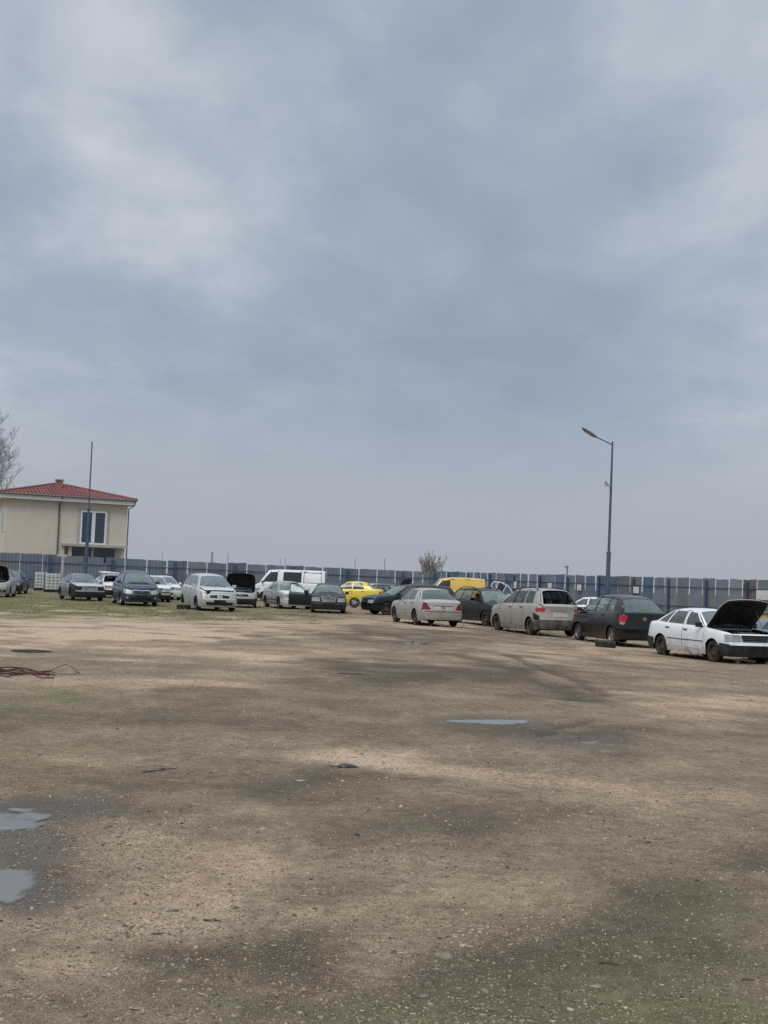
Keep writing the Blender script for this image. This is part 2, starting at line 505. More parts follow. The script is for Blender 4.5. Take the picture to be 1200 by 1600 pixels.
def car(name, label, cat, sp, body, wheel, anchor, heading, group=None, tilt=(0, 0), o=None):
    rimmat = {'steel': STEEL, 'cover': simple('hub_cover', (.3, .3, .31), .4, .3), 'alloy5': ALLOY, 'alloy7': ALLOY}
    """anchor: (which wheel, world point of its contact); heading in degrees from +X"""
    o = o or {}
    L, W, H, fo, wb, wr = sp['L'], sp['W'], sp['H'], sp['fo'], sp['wb'], sp['wr']
    W2 = W / 2
    Ra = wr + .055
    zb0 = sp['zb']
    zsx, zsy = zip(*sp['zs'])
    rlx, rly = zip(*sp['rail'])

    def zs(d):
        return sum(float(np.interp(d + k, zsx, zsy)) for k in (-.04, -.02, 0, .02, .04)) / 5 if .1 < d < L - .15 else float(np.interp(d, zsx, zsy))

    def zr(d):
        return sum(float(np.interp(d + k, rlx, rly)) for k in (-.12, -.06, 0, .06, .12)) / 5

    def wd(d):
        k = 1.0
        if d < .8:
            k = 1 - (1 - sp['nf']) * (1 - d / .8) ** 2.6
        if d > L - .7:
            k = min(k, 1 - (1 - sp['nr']) * (1 - (L - d) / .7) ** 2.6)
        return W2 * k

    IX = [-.1, 0, .06, .2, .38, .55, .72, .84, .92, .97, 1.0]
    IY = [.06, .045, .025, .008, 0, 0, .008, .022, .04, .058, .085]

    def ins(d, z):
        return float(np.interp((z - zb0) / (zs(d) - zb0), IX, IY)) * (sp['tum'] / .06)

    sfx, sfy = zip(*sp['setf'])
    srx, sry = zip(*sp['setr'])

    def xx(d, y, z):
        a = max(0, 1 - d / .6) ** 2
        b = max(0, 1 - (L - d) / .6) ** 2
        return L / 2 - d - a * (float(np.interp(z, sfx, sfy)) + sp['bowf'] * (y / W2) ** 2) + b * (float(np.interp(z, srx, sry)) + sp['bowr'] * (y / W2) ** 2)

    axles = [fo, fo + wb]

    def zbot(d):
        z = zb0 - .03 + .01 * max(0, 1 - d / .5) + .07 * max(0, 1 - (L - d) / .5)
        for a in axles:
            q = abs(d - a)
            if q < Ra:
                z = max(z, wr + math.sqrt(max(0, Ra * Ra - q * q)) * .98)
        return z

    ln = sp['lines']
    nl = len(ln)
    A0, T1 = ln[0], ln[-1]
    bmid = (ln[2][0] + ln[3][0]) / 2
    df0 = fo + Ra + .06
    dd = [df0, bmid, ln[4][0] + .06]
    D = [0, .012, .035, .07, .12, .18, .26, .36, .5] + [L - x for x in (0, .012, .035, .07, .12, .18, .26, .36, .5)]
    D += list(np.arange(.6, L - .5, .16))
    for a in axles:
        for k in range(13):
            D.append(a + Ra * math.cos(PI * k / 12))
        D += [a - Ra - .004, a + Ra + .004]
    must = [a + s_ * (Ra + e) for a in axles for s_ in (-1, 1) for e in (0, .004)] + dd + [A0[0], T1[0], sp['hood'][0], sp['hood'][1]]
    if sp['trunk']:
        must += list(sp['trunk'])
    D = [x for x in D if 0 <= x <= L and all(abs(x - q) > .012 for q in must)] + must
    D = sorted(set(round(x, 4) for x in D))

    def crown(d):
        return .012 + .045 * min(1, d / .5) * (1 if d < A0[0] + .3 else .7) * min(1, (L - d) / .3 + .2)

    K = len(TF)
    C = len(GF)
    V = []
    IDX = []
    for d in D:
        zt = zs(d)
        z0 = min(zbot(d), zt - .08)
        left = []
        for t in TF:
            z = z0 + (zt - z0) * t
            y = wd(d) - ins(d, z)
            left.append((xx(d, y, z), y, z))
        ys = left[-1][1]
        mid = []
        for g in GF[1:-1]:
            y = g * ys
            mid.append((xx(d, y, zt), y, zt + crown(d) * (1 - abs(g) ** 3)))
        ring = left + mid + [(x, -y, z) for x, y, z in left[::-1]]
        IDX.append(list(range(len(V), len(V) + len(ring))))
        V += ring
    N = len(IDX[0])
    parts = {}

    def put(part, q):
        parts.setdefault(part, []).append(q)

    ho = o.get('hood_open')
    zbf, zbr = sp['bumpf'], sp['bumpr']
    cabin0, cabin1 = A0[0] + .0, T1[0] - .02
    for i in range(len(D) - 1):
        dm = (D[i] + D[i + 1]) / 2
        for j in range(N - 1):
            q = (IDX[i][j], IDX[i][j + 1], IDX[i + 1][j + 1], IDX[i + 1][j])
            c = [sum(V[k][a] for k in q) / 4 for a in range(3)]
            side = 'L' if c[1] > 0 else 'R'
            isside = j < K - 1 or j >= N - K
            if isside:
                if dm < fo - Ra + .02 and c[2] < zbf:
                    put('bumper_f', q)
                elif dm > fo + wb + Ra - .02 and c[2] < zbr:
                    put('bumper_r', q)
                elif dd[0] < dm < dd[1] and c[2] > zb0 + .09:
                    put('door_f' + side, q)
                elif dd[1] < dm < dd[2] and c[2] > zb0 + .09 and not o.get('two_door'):
                    put('door_r' + side, q)
                elif dm < dd[0] and ('fender_' + side) in o:
                    put('fender_' + side, q)
                else:
                    put('body', q)
            else:
                g = abs(c[1]) / max(.01, wd(dm) - .085)
                if sp['hood'][0] < dm < sp['hood'][1] and g < .93:
                    put('hood', q)
                elif cabin0 < dm < cabin1:
                    continue
                elif sp['trunk'] and sp['trunk'][0] < dm < sp['trunk'][1] and g < .95:
                    put('trunk_lid', q)
                else:
                    put('body', q)
    # end caps
    for end, i, zb_ in (('f', 0, zbf), ('r', len(D) - 1, zbr)):
        d = D[i]
        rows = []
        for k in range(K):
            x, y0, z = V[IDX[i][k]]
            if k == K - 1:
                rows.append(IDX[i][K - 1:N - K + 1])
                continue
            r = [IDX[i][k]]
            for g in GF[1:-1]:
                V.append((xx(d, g * y0, z), g * y0, z))
                r.append(len(V) - 1)
            r.append(IDX[i][N - 1 - k])
            rows.append(r)
        for k in range(K - 1):
            for j in range(C - 1):
                q = (rows[k][j], rows[k + 1][j], rows[k + 1][j + 1], rows[k][j + 1])
                if end == 'f':
                    q = q[::-1]
                zc = sum(V[a][2] for a in q) / 4
                yc = abs(sum(V[a][1] for a in q) / 4)
                if zc < zb_:
                    put('bumper_' + end, q)
                elif end == 'r' and (not sp['trunk'] or True) and yc < W2 * .8 and zc > zb_ + .03:
                    put('trunk_lid' if sp['trunk'] else 'tailgate', q)
                else:
                    put('body', q)

    root = empty(name, (0, 0, 0))
    tag(root, label, cat, group)
    th = math.radians(heading)
    lp = {'FL': (L / 2 - fo, W2 - .1), 'FR': (L / 2 - fo, -W2 + .1), 'RL': (L / 2 - fo - wb, W2 - .1), 'RR': (L / 2 - fo - wb, -W2 + .1),
          'C': (0, 0)}[anchor[0]]
    ap = Vector(anchor[1])
    root.location = (ap.x - (lp[0] * math.cos(th) - lp[1] * math.sin(th)), ap.y - (lp[0] * math.sin(th) + lp[1] * math.cos(th)), ap.z + o.get('lift', 0))
    root.rotation_euler = (math.radians(tilt[0]), math.radians(tilt[1]), th)

    def sub(quads, fn=None, mi=0):
        used = {}
        mb = MB()
        fs = []
        for q in quads:
            f = []
            for a in q:
                if a not in used:
                    used[a] = len(mb.v)
                    p = V[a]
                    mb.v.append(fn(p) if fn else p)
                f.append(used[a])
            fs.append(tuple(f))
        mb.f = fs
        mb.m = [mi] * len(fs)
        return mb

    bodymats = [body, BLACK, DARKIN]
    bd = sub(parts['body'])
    # ---------------- greenhouse
    def yb(d):
        return wd(d) - .085 * (sp['tum'] / .06) - .006

    def yr(d):
        k = (d - A0[1]) / (T1[1] - A0[1])
        return sp['rw'] * (1 - .05 * (2 * k - 1) ** 2 - .04 * k)

    def gside(db, dr, v, s):
        b = Vector((L / 2 - db, yb(db), zs(db) - .012))
        r = Vector((L / 2 - dr, yr(dr), zr(dr)))
        p = b.lerp(r, v)
        p.y += .03 * math.sin(PI * v)
        p.y *= s
        return p

    def lerp2(a, b, t):
        return (a[0] + (b[0] - a[0]) * t, a[1] + (b[1] - a[1]) * t)

    def roofp(dr, g):
        a = max(0, 1 - abs(dr - A0[1]) / .5) ** 2
        b = max(0, 1 - abs(dr - T1[1]) / .4) ** 2
        return Vector((L / 2 - dr + a * sp['wst'] * (1 - g * g) - b * sp['rgt'] * (1 - g * g), g * yr(dr), zr(dr) + 1.25 * sp['rc'] * (1 - abs(g) ** 3.2)))

    GC = [1, .97, .93, .8, .6, .3, 0, -.3, -.6, -.8, -.93, -.97, -1]
    winobjs = []
    blank = o.get('blank', [])
    nowin = o.get('no_window', [])
    VL = [0, .075, .3, .5, .7, .91, 1]
    darkpil = o.get('dark_pillars', False)
    for s in (1, -1):
        sd = 'L' if s > 0 else 'R'
        for i in range(nl - 1):
            iswin = i % 2 == 1
            n = 5 if iswin else 2
            rows = [[gside(*lerp2(ln[i], ln[i + 1], t / n), v, s) for v in VL] for t in range(n + 1)]
            if iswin:
                wi = i // 2
                lo = [[r[0], r[1]] for r in rows]
                hi = [[r[-2], r[-1]] for r in rows]
                bd.grid(lo, 0, s > 0)
                bd.grid(hi, 0, s > 0)
                mid = [[p - Vector((0, s * .012, 0)) for p in r[1:-1]] for r in rows]
                key = (wi, sd)
                if wi in blank:
                    bd.grid(mid, 0, s > 0)
                    if o.get('blank_seal'):
                        loop = [r[0] for r in mid] + [p for p in mid[-1]] + [r[-1] for r in mid[::-1]] + [p for p in mid[0][::-1]]
                        bd.tube([p + Vector((0, s * .012, 0)) for p in loop], .016, 5, 1)
                elif key in nowin:
                    pass
                else:
                    winobjs.append((key, MB().grid(mid, 0, s > 0)))
            else:
                bd.grid(rows, 1 if (darkpil and i == 2) else 0, s > 0)
    drs = sorted(set([round(l[1], 3) for l in ln] + [round(x, 3) for x in np.linspace(A0[1], T1[1], 14)]))
    bd.grid([[roofp(dr, g) for g in GC] for dr in drs], 0)
    bd.grid([[roofp(dr, g) - Vector((0, 0, .03)) for g in GC] for dr in drs], 2, True)

    def screen(db, dr, bowb, sgn, v, g, zl):
        top = roofp(dr, g)
        bot = Vector((L / 2 - db + sgn * bowb * (1 - g * g), g * yb(db), zs(db) - .012 + zl * (1 - g ** 4)))
        p = bot.lerp(top, v)
        bl = .035 * math.sin(PI * v) * (1 - g ** 4)
        p.x += sgn * bl * .6
        p.z += bl * .6
        return p

    SV = [0, .05, .12, .3, .5, .7, .88, .94, 1]
    for nm, l, bow, sgn, zl in (('windscreen', A0, sp['wsb'], 1, .03), ('rear_window', T1, sp['rgb'], -1, .02)):
        gl = MB()
        for i in range(len(SV) - 1):
            for j in range(len(GC) - 1):
                q = [screen(l[0], l[1], bow, sgn, SV[a], GC[b], zl) for a, b in ((i, j), (i, j + 1), (i + 1, j + 1), (i + 1, j))]
                if sgn < 0:
                    q = q[::-1]
                gm = abs(GC[j] + GC[j + 1]) / 2
                vm = (SV[i] + SV[i + 1]) / 2
                edge = .945 if nm == 'windscreen' else .9
                if gm > edge or vm > .94 or (nm == 'rear_window' and vm < .05):
                    bd.add(q, [(0, 1, 2, 3)], 0)
                elif vm < .05 or (vm > .88 and nm == 'windscreen' and False):
                    bd.add(q, [(0, 1, 2, 3)], 1)
                else:
                    gl.add([p - Vector((sgn * .006, 0, .004)) for p in q], [(0, 1, 2, 3)])
        if nm == 'rear_window' and o.get('blank_rear'):
            gl.build('tailgate_panel', body, root)
        elif ('no_' + nm) not in o:
            gl.build(nm, o.get(nm, GLASSW if nm == 'windscreen' else GLASS), root)
    skipdoor = o.get('door_open')
    bd.build('body', bodymats, root)
    for key, mb in winobjs:
        if skipdoor and key == (0, skipdoor[0]):
            continue
        mb.build('window', o.get('glass', GLASS), root)

    # ---------------- panels
    def shrink(quads, k=.985):
        ids = set(a for q in quads for a in q)
        cx = sum(V[a][0] for a in ids) / len(ids)
        cz = sum(V[a][2] for a in ids) / len(ids)
        return sub(quads, lambda p: (cx + (p[0] - cx) * k, p[1] + (.003 if p[1] > 0 else -.003), cz + (p[2] - cz) * k))

    hx, hzz = L / 2 - sp['hood'][1], zs(sp['hood'][1])
    if 'hood' in parts and not o.get('no_hood'):
        hm = o.get('hood_mat', body)
        if ho:
            norod = o.get('no_rod')
            R = Matrix.Rotation(math.radians(-ho), 3, 'Y')

            def hfn(p, dz=0.0):
                q = R @ Vector((p[0] - hx, p[1], p[2] - hzz + dz))
                return (q.x + hx - .02, q.y, q.z + hzz + .03)
            mb = sub(parts['hood'], hfn)
            m2 = sub(parts['hood'], lambda p: hfn((p[0], p[1] * .995, p[2]), -.035), 1)
            off = len(mb.v)
            mb.v += m2.v
            mb.f += [tuple(a + off for a in f[::-1]) for f in m2.f]
            mb.m += m2.m
            hob = mb.build('hood', [hm, BLACK], root)
            md = hob.modifiers.new('thickness', 'SOLIDIFY')
            md.thickness = .008
            # prop rod
            a = Vector((L / 2 - .35, .45, zs(.35)))
            b = Vector(hfn((L / 2 - .45, .4, zs(.45))))
            if not norod:
                MB().tube([a, b], .008, 6).build('prop_rod', GREYPL, root)
            # engine bay
            eb = MB()
            ex0, ex1 = sp['hood'][0] + .12, sp['hood'][1] - .12
            zt = zs((ex0 + ex1) / 2)
            eb.box((L / 2 - (ex0 + ex1) / 2, 0, zt - .33), (ex1 - ex0, W - .5, .1), 0)
            eb.box((L / 2 - .62 * ex1, .05, zt - .19), (.42, .6, .22), 1, top=(.85, .9))
            eb.box((L / 2 - .62 * ex1, .05, zt - .06), (.3, .42, .05), 2)
            eb.box((L / 2 - .4 * ex1, -.48, zt - .17), (.28, .2, .2), 0)
            eb.box((L / 2 - .75 * ex1, -.5, zt - .15), (.3, .24, .2), 1)
            eb.box((L / 2 - .75 * ex1, .5, zt - .15), (.24, .2, .22), 2)
            eb.tube([(L / 2 - .35, -.3, zt - .14), (L / 2 - .55, -.2, zt - .05), (L / 2 - .8, -.1, zt - .03), (L / 2 - .95, .2, zt - .07)], .04, 8, 0)
            eb.tube([(L / 2 - .3, .35, zt - .2), (L / 2 - .5, .42, zt - .06), (L / 2 - .9, .5, zt - .05)], .025, 8, 0)
            eb.tube([(L / 2 - ex1 + .02, -.6, zt + .01), (L / 2 - ex1 + .12, 0, zt + .03), (L / 2 - ex1 + .02, .6, zt + .01)], .035, 8, 2)
            eb.build('engine', [BLACK, GREYPL, simple('engine_alloy', (.2, .2, .21), .45, .5)], root, bevel=.01)
        else:
            shrink(parts['hood'], .992).build('hood', hm, root)
    for k in ('trunk_lid', 'tailgate'):
        if k in parts:
            sub(parts[k], lambda p: (p[0] * 1.0015, p[1] * .992, p[2] + .001)).build(k, o.get('tail_mat', body), root)
    for k in ('fender_L', 'fender_R'):
        if k in parts:
            sub(parts[k]).build('front_fender', o[k], root)
    for e, mt, sg in (('f', o.get('bumpf', body), 1), ('r', o.get('bumpr', body), -1)):
        if ('no_bump' + e) in o:
            sub(parts['bumper_' + e], lambda p: (p[0] - sg * .06, p[1] * .95, p[2])).build('crash_beam', BLACK, root)
            continue
        b = sub(parts['bumper_' + e], lambda p: (p[0] + sg * .022, p[1] * 1.014, p[2]))
        b.build('bumper', mt, root)
    HANDLE = o.get('handle', BLACK)
    for k in ('door_fL', 'door_fR', 'door_rL', 'door_rR'):
        if k not in parts:
            continue
        s = 1 if k[-1] == 'L' else -1
        d1 = dd[1] if k[5] == 'f' else dd[2]
        if skipdoor and k == 'door_f' + skipdoor[0]:
            # open door: lower skin, window frame and glass swung about its front edge
            ang = math.radians(skipdoor[1]) * (1 if s < 0 else -1)
            hp = Vector((L / 2 - dd[0], s * (W2 - .05), 0))
            Rm = Matrix.Rotation(ang, 3, 'Z')

            def dfn(p):
                q = Rm @ (Vector(p) - hp)
                return tuple(q + hp)
            mb = sub(parts[k], dfn)
            off = len(mb.v)
            m2 = sub(parts[k], lambda p: dfn((p[0], p[1] - s * .09, p[2])), 1)
            mb.v += m2.v
            mb.f += [tuple(a + off for a in f[::-1]) for f in m2.f]
            mb.m += m2.m
            fr = [gside(*lerp2(ln[1], ln[2], t / 4), 1, s) for t in range(5)]
            path = [gside(*ln[1], 0, s)] + fr + [gside(*ln[2], 0, s)]
            mb.tube([dfn(p) for p in path], .028, 6)
            do = mb.build('open_door', [o.get('door_mat', body), BLACK], root)
            rows = [[dfn(gside(*lerp2(ln[1], ln[2], t / 4), v, s)) for v in (0, .3, .6, .97)] for t in range(5)]
            MB().grid(rows).build('door_window', GLASS, do)
            mp = dfn(gside(*ln[1], 0, s) + Vector((-.1, s * .12, .06)))
            MB().lathe([(.001, -.06), (.07, -.05), (.1, 0), (.09, .05), (.001, .06)], Matrix.Translation(mp) @ Matrix.Rotation(PI / 2, 4, 'Y') @ Matrix.Diagonal((.8, 1.15, 1, 1)), 12).build('mirror', BLACK, do)
            continue
        do = shrink(parts[k]).build('door', o.get('door_mat', body), root)
        zh = zs(d1) - .12
        yh = wd(d1 - .14) - ins(d1 - .14, zh)
        MB().box((L / 2 - d1 + .15, s * (yh + .012), zh), (.19, .03, .035), bot=(.95, .8)).build('handle', HANDLE, do, bevel=.008)
        if 'strip' in o:
            zst = o['strip'][1]
            d0 = dd[0] if k[5] == 'f' else dd[1]
            pts = [(L / 2 - (d0 + .02 + t * (d1 - d0 - .04)), zst) for t in np.linspace(0, 1, 7)]
            rows = []
            hh_ = o['strip'][2] if len(o['strip']) > 2 else .022
            for dz, dy in ((-hh_, .0), (-hh_ * .8, .012), (hh_ * .8, .012), (hh_, 0)):
                rows.append([(x, s * (wd(L / 2 - x) - ins(L / 2 - x, z) + dy), z + dz) for x, z in pts if zbot(L / 2 - x) < zst - .03])
            if len(rows[0]) > 1:
                MB().grid(rows, 0, s < 0).build('rub_strip', o['strip'][0], do)

    # ---------------- chassis (dark liner, floor, underbody) and cabin
    ch = MB()
    for s in (1, -1):
        rows = []
        for i, d in enumerate(D):
            r = []
            for k in range(K):
                x, y, z = V[IDX[i][k]]
                r.append((x * .985, s * (y - .04), z - (.02 if k == K - 1 else 0)))
            rows.append(r)
        ch.grid(rows)
    for i in (0, len(D) - 1):
        sx = .975
        q = [V[IDX[i][0]], V[IDX[i][K - 1]], V[IDX[i][N - K]], V[IDX[i][N - 1]]]
        ch.add([(p[0] * sx - (.0 if i else .12), p[1] * .96, p[2] - .02) for p in q], [(0, 1, 2, 3)])
    ch.box((0, 0, .3), (L - .9, W - .62, .2))
    ch.box((L / 2 - (df0 + fo + wb - Ra) / 2, 0, .25), (wb - 2 * Ra - .1, W - .16, .12))
    ch.box((L / 2 - fo, 0, .52), (.7, W - .66, .3))
    ch.box((L / 2 - fo - wb, 0, .55), (.75, W - .66, .36))
    ch.tube([(L / 2 - fo, -W2 + .2, wr), (L / 2 - fo, W2 - .2, wr)], .04, 8)
    ch.tube([(L / 2 - fo - wb, -W2 + .2, wr), (L / 2 - fo - wb, W2 - .2, wr)], .05, 8)
    ch.tube([(-L / 2 + .1, -.45, .24), (-L / 2 + .6, -.4, .26), (-L / 2 + 1.4, -.3, .24)], .05, 8)
    if not ho:
        hq = MB()
    ch.build('chassis', DARKIN, root)
    cb = MB()
    dB = ln[2][0]
    cb.box((L / 2 - A0[0] - .12, 0, zs(A0[0]) - .1), (.42, W - .36, .2), 0, top=(.6, 1))
    for s in (1, -1):
        cx = L / 2 - (dB - .35)
        cb.box((cx, s * .38, .52), (.5, .5, .16), 1)
        cb.box((cx - .3, s * .38, .86), (.14, .48, .62), 1, Matrix.Rotation(-.25, 3, 'Y'), top=(.8, .75))
        cb.box((cx - .4, s * .38, min(1.24, H - .27)), (.09, .26, .17), 1, Matrix.Rotation(-.2, 3, 'Y'))
    if not blank:
        rb = ln[4][0]
        cb.box((L / 2 - rb + .15, 0, .55), (.5, 1.2, .16), 1)
        cb.box((L / 2 - rb - .13, 0, .85), (.14, 1.25, .55), 1, Matrix.Rotation(-.3, 3, 'Y'))
        for s in (1, -1):
            cb.box((L / 2 - rb - .24, s * .38, 1.15 if H < 1.7 else 1.2), (.08, .24, .13), 1, Matrix.Rotation(-.25, 3, 'Y'))
    sw = Matrix.Translation((L / 2 - A0[0] - .48, .38, zs(A0[0]) + .0)) @ Matrix.Rotation(-1.1, 4, 'Y')
    cb.tube([sw @ Vector((.18 * math.cos(t), .18 * math.sin(t), 0)) for t in np.linspace(0, 2 * PI, 15)], .016, 6, 0)
    cb.build('seats', [DARKIN, SEAT], root, bevel=.03)

    # ---------------- wheels
    skip = o.get('no_wheel', [])
    for wn, d, s in (('FL', fo, 1), ('FR', fo, -1), ('RL', fo + wb, 1), ('RR', fo + wb, -1)):
        if wn in skip:
            continue
        steer = math.radians(o.get('steer', 0)) if wn[0] == 'F' else 0
        mat = Matrix.Translation((L / 2 - d, s * (W2 - .125), wr + o.get('wz', {}).get(wn, 0) - .012)) @ Matrix.Rotation(steer, 4, 'Z') @ Matrix.Rotation(-s * PI / 2, 4, 'X')
        st = o.get('wheel_' + wn, wheel)
        rm = rimmat[st]
        ro = rim_mb(wr, .19, st, mat).build('wheel', [rm, DARKIN], root)
        tyre_mb(wr, .19, None, mat).build('tyre', RUBBER, ro)

    # ---------------- fittings on the ends
    def surf(end, s_, z, off=0.0):
        sg = 1 if s_ >= 0 else -1
        a = abs(s_)
        de = 0 if end == 'f' else L
        y0 = wd(de) - ins(de, z)
        if a <= y0:
            d, y = de, a
            nx, ny = 1.0, .35 * (a / y0) ** 3
        else:
            dist = a - y0
            d = dist if end == 'f' else L - dist
            y = wd(d) - ins(d, z)
            k = min(1, dist / .22)
            nx, ny = 1 - .85 * k, .35 + .65 * k
        x = xx(d, y, z)
        nrm = Vector((nx if end == 'f' else -nx, ny * sg, .08)).normalized()
        return Vector((x, sg * y, z)) + nrm * off

    def patch(end, quad, off=.012, m=0, mb=None, ns=8, nz=3, skirt=.03):
        """quad: (s,z) inner-top, outer-top, outer-bottom, inner-bottom"""
        mb = mb or MB()
        rows = []
        a, b, c, d_ = quad
        for i in range(-1, nz + 2):
            v = min(1, max(0, i / nz))
            r = []
            for j in range(-1, ns + 2):
                u = min(1, max(0, j / ns))
                s_ = (a[0] * (1 - u) + b[0] * u) * (1 - v) + (d_[0] * (1 - u) + c[0] * u) * v
                z = (a[1] * (1 - u) + b[1] * u) * (1 - v) + (d_[1] * (1 - u) + c[1] * u) * v
                e = off if (0 <= i <= nz and 0 <= j <= ns) else off - skirt
                r.append(surf(end, s_, z, e))
            rows.append(r)
        mb.grid(rows, m)
        mb.grid(rows, m, True) if False else None
        return mb

    def mir(q):
        return [(-a, b) for a, b in q]

    fk = sp.get('fk', 1)

    def fz(q, end):
        return [(a, .55 + (b - .55) * fk) if (end == 'f' and b > .55) else (a, b) for a, b in q]
    for pn, end, quad, mt, both in o.get('fit', []):
        quad = fz(quad, end)
        sides = [quad, mir(quad)] if both else [quad]
        for q in sides:
            patch(end, q, .034 if q[2][1] < (zbf if end == 'f' else zbr) else .014, skirt=.05).build(pn, mt, root)
    for (end, quad, n, mt) in o.get('bars', []):
        quad = fz(quad, end)
        gb = patch(end, quad, .008, 0)
        a, b, c, d_ = quad
        for k in range(n + 1):
            v = k / n
            z = a[1] * (1 - v) + d_[1] * v
            s0 = a[0] * (1 - v) + d_[0] * v
            s1 = b[0] * (1 - v) + c[0] * v
            gb.tube([surf(end, s0 + (s1 - s0) * t, z, .016) for t in np.linspace(0, 1, 9)], .009 if 0 < k < n else .012, 5, 1)
        gb.tube([surf(end, a[0], a[1], .016), surf(end, d_[0], d_[1], .016)], .012, 5, 1)
        gb.tube([surf(end, b[0], b[1], .016), surf(end, c[0], c[1], .016)], .012, 5, 1)
        gb.build('grille', [BLACK, mt], root)
    for em in o.get('emblem', []):
        end, kind, s0, z0, r = em
        z0 = fz([(0, z0)], end)[0][1]
        ps = lambda a, b: surf(end, s0 + a, z0 + b, .028)
        eb = MB()
        if kind != 'diamond':
            ry = r if kind != 'oval' else r * .65
            eb.tube([ps(r * math.cos(t), ry * math.sin(t)) for t in np.linspace(0, 2 * PI, 17)], r * .13, 5)
        if kind == 'star':
            for k in range(3):
                t = PI / 2 + k * 2 * PI / 3
                eb.tube([ps(0, 0), ps(r * math.cos(t), r * math.sin(t))], [r * .2, r * .05], 5)
        elif kind == 'diamond':
            eb.tube([ps(0, r), ps(r * .7, 0), ps(0, -r), ps(-r * .7, 0), ps(0, r)], r * .2, 5)
        elif kind == 'oval':
            eb.tube([ps(r * .4 * math.cos(t), r * .6 * math.sin(t)) for t in np.linspace(0, 2 * PI, 13)], r * .1, 5)
        elif kind == 'vw':
            eb.tube([ps(-r * .6, r * .7), ps(-r * .15, 0), ps(0, .2 * r), ps(r * .15, 0), ps(r * .6, r * .7)], r * .1, 5)
            eb.tube([ps(-r * .8, r * .2), ps(-r * .35, -r * .8), ps(0, -.1 * r), ps(r * .35, -r * .8), ps(r * .8, r * .2)], r * .1, 5)
        eb.build('emblem', CHROME, root)
    mm = o.get('mirror', body)
    if mm:
        for s in (1, -1):
            if skipdoor and (s > 0) == (skipdoor[0] == 'L'):
                continue
            c = gside(*lerp2(ln[1], ln[2], .04), .0, s) + Vector((-.03, s * .12, .075))
            mb = MB()
            mb.box((0, 0, 0), (.1, .2, .135), top=(.8, .9), bot=(.8, .85))
            mb.v = [tuple(Vector(p) + c) for p in mb.v]
            mb.tube([c - Vector((-.02, s * .04, .03)), c - Vector((-.04, s * .16, .08))], .025, 6)
            ob = mb.build('mirror', mm, root, bevel=.03)
    if 'wipers' not in o or o['wipers']:
        wm = MB()
        for g0, g1 in ((.55, -.05), (-.05, -.65)):
            wm.tube([screen(A0[0], A0[1], sp['wsb'], 1, .03, g0, .03) + Vector((.02, 0, .03)), screen(A0[0], A0[1], sp['wsb'], 1, .1, g1, .03) + Vector((.02, 0, .02))], .012, 5)
        wm.build('wiper', BLACK, root)
    if o.get('roof_rails'):
        for s in (1, -1):
            pts = [roofp(d, s * .93) + Vector((0, 0, h)) for d, h in
                   zip(np.linspace(A0[1] + .35, T1[1] - .2, 9), (.01, .06, .075, .075, .075, .075, .075, .06, .01))]
            MB().tube(pts, .018, 6).build('roof_rail', BLACK, root)
    if o.get('sunroof'):
        d0, d1 = A0[1] + .2, A0[1] + .75
        rows = [[roofp(d, g) + Vector((0, 0, .006)) for g in (.55, .3, 0, -.3, -.55)] for d in np.linspace(d0, d1, 4)]
        MB().grid(rows).build('sunroof', GLASSD, root)
    if o.get('aerial'):
        p = roofp(A0[1] + .3, 0)
        MB().tube([p, p + Vector((-.25, 0, .5))], .006, 5).build('aerial', BLACK, root)
    root['_L'] = 0
    del root['_L']
    info = dict(L=L, surf=surf, patch=patch, roofp=roofp, gside=gside, zs=zs, wd=wd, ln=ln, screen=screen, A0=A0, T1=T1, W2=W2)
    return root, info


# ------------------------------------------------------------------ paints
P_SILVER = paint('silver_paint', (0.40, 0.41, 0.42), 0.35, 0.35)
P_SILVERW = paint('warm_silver_paint', (0.43, 0.41, 0.385), 0.3, 0.38, 0.6, (0.2, 0.16, 0.12))
P_BEIGE = paint('champagne_silver_paint', (0.40, 0.37, 0.325), 0.25, 0.42, 0.75, (0.19, 0.155, 0.115), 0.3)
P_LSILVER = paint('pale_silver_paint', (0.55, 0.57, 0.585), 0.25, 0.35, 0.5)
P_GREY = paint('blue_grey_paint', (0.22, 0.25, 0.285), 0.35, 0.4, 0.5)
P_GREYD = paint('dark_grey_paint', (0.12, 0.125, 0.135), 0.3, 0.4, 0.5)
P_WHITE = paint('white_paint', (0.76, 0.78, 0.80), 0.0, 0.35, 0.55, (0.26, 0.21, 0.16))
P_WHITE2 = paint('dull_white_paint', (0.66, 0.67, 0.68), 0.0, 0.45, 0.5)
P_BLUE = paint('blue_grey_metallic_paint', (0.035, 0.052, 0.09), 0.25, 0.33, 0.3, (.08, .075, .07), .4)
P_NAVY = paint('navy_paint', (0.010, 0.014, 0.026), 0.1, 0.3, 0.14, (.05, .047, .045), .15, .35)
P_BLACK = paint('black_paint', (0.006, 0.007, 0.010), 0.0, 0.2, 0.16, (0.045, 0.04, 0.036), .25, .4)
P_BLACK2 = paint('dusty_black_paint', (0.009, 0.011, 0.016), 0.0, 0.35, 0.16, (0.05, 0.046, 0.042), .1, .3)
P_DBLUE = paint('dark_blue_paint', (0.025, 0.032, 0.06), 0.15, 0.35, 0.35, (.08, .075, .07), .4)
P_YELLOW = paint('yellow_paint', (0.72, 0.55, 0.045), 0.0, 0.33, 0.22, (0.3, 0.22, 0.06))
P_AMBER = paint('amber_yellow_paint', (0.66, 0.42, 0.075), 0.0, 0.4, 0.25, (0.3, 0.2, 0.07))
WORN = simple('worn_dark_bumper', (0.016, 0.017, 0.02), 0.6, spec=.3, col2=(0.042, 0.04, 0.037), vs=4)

CARS = {}


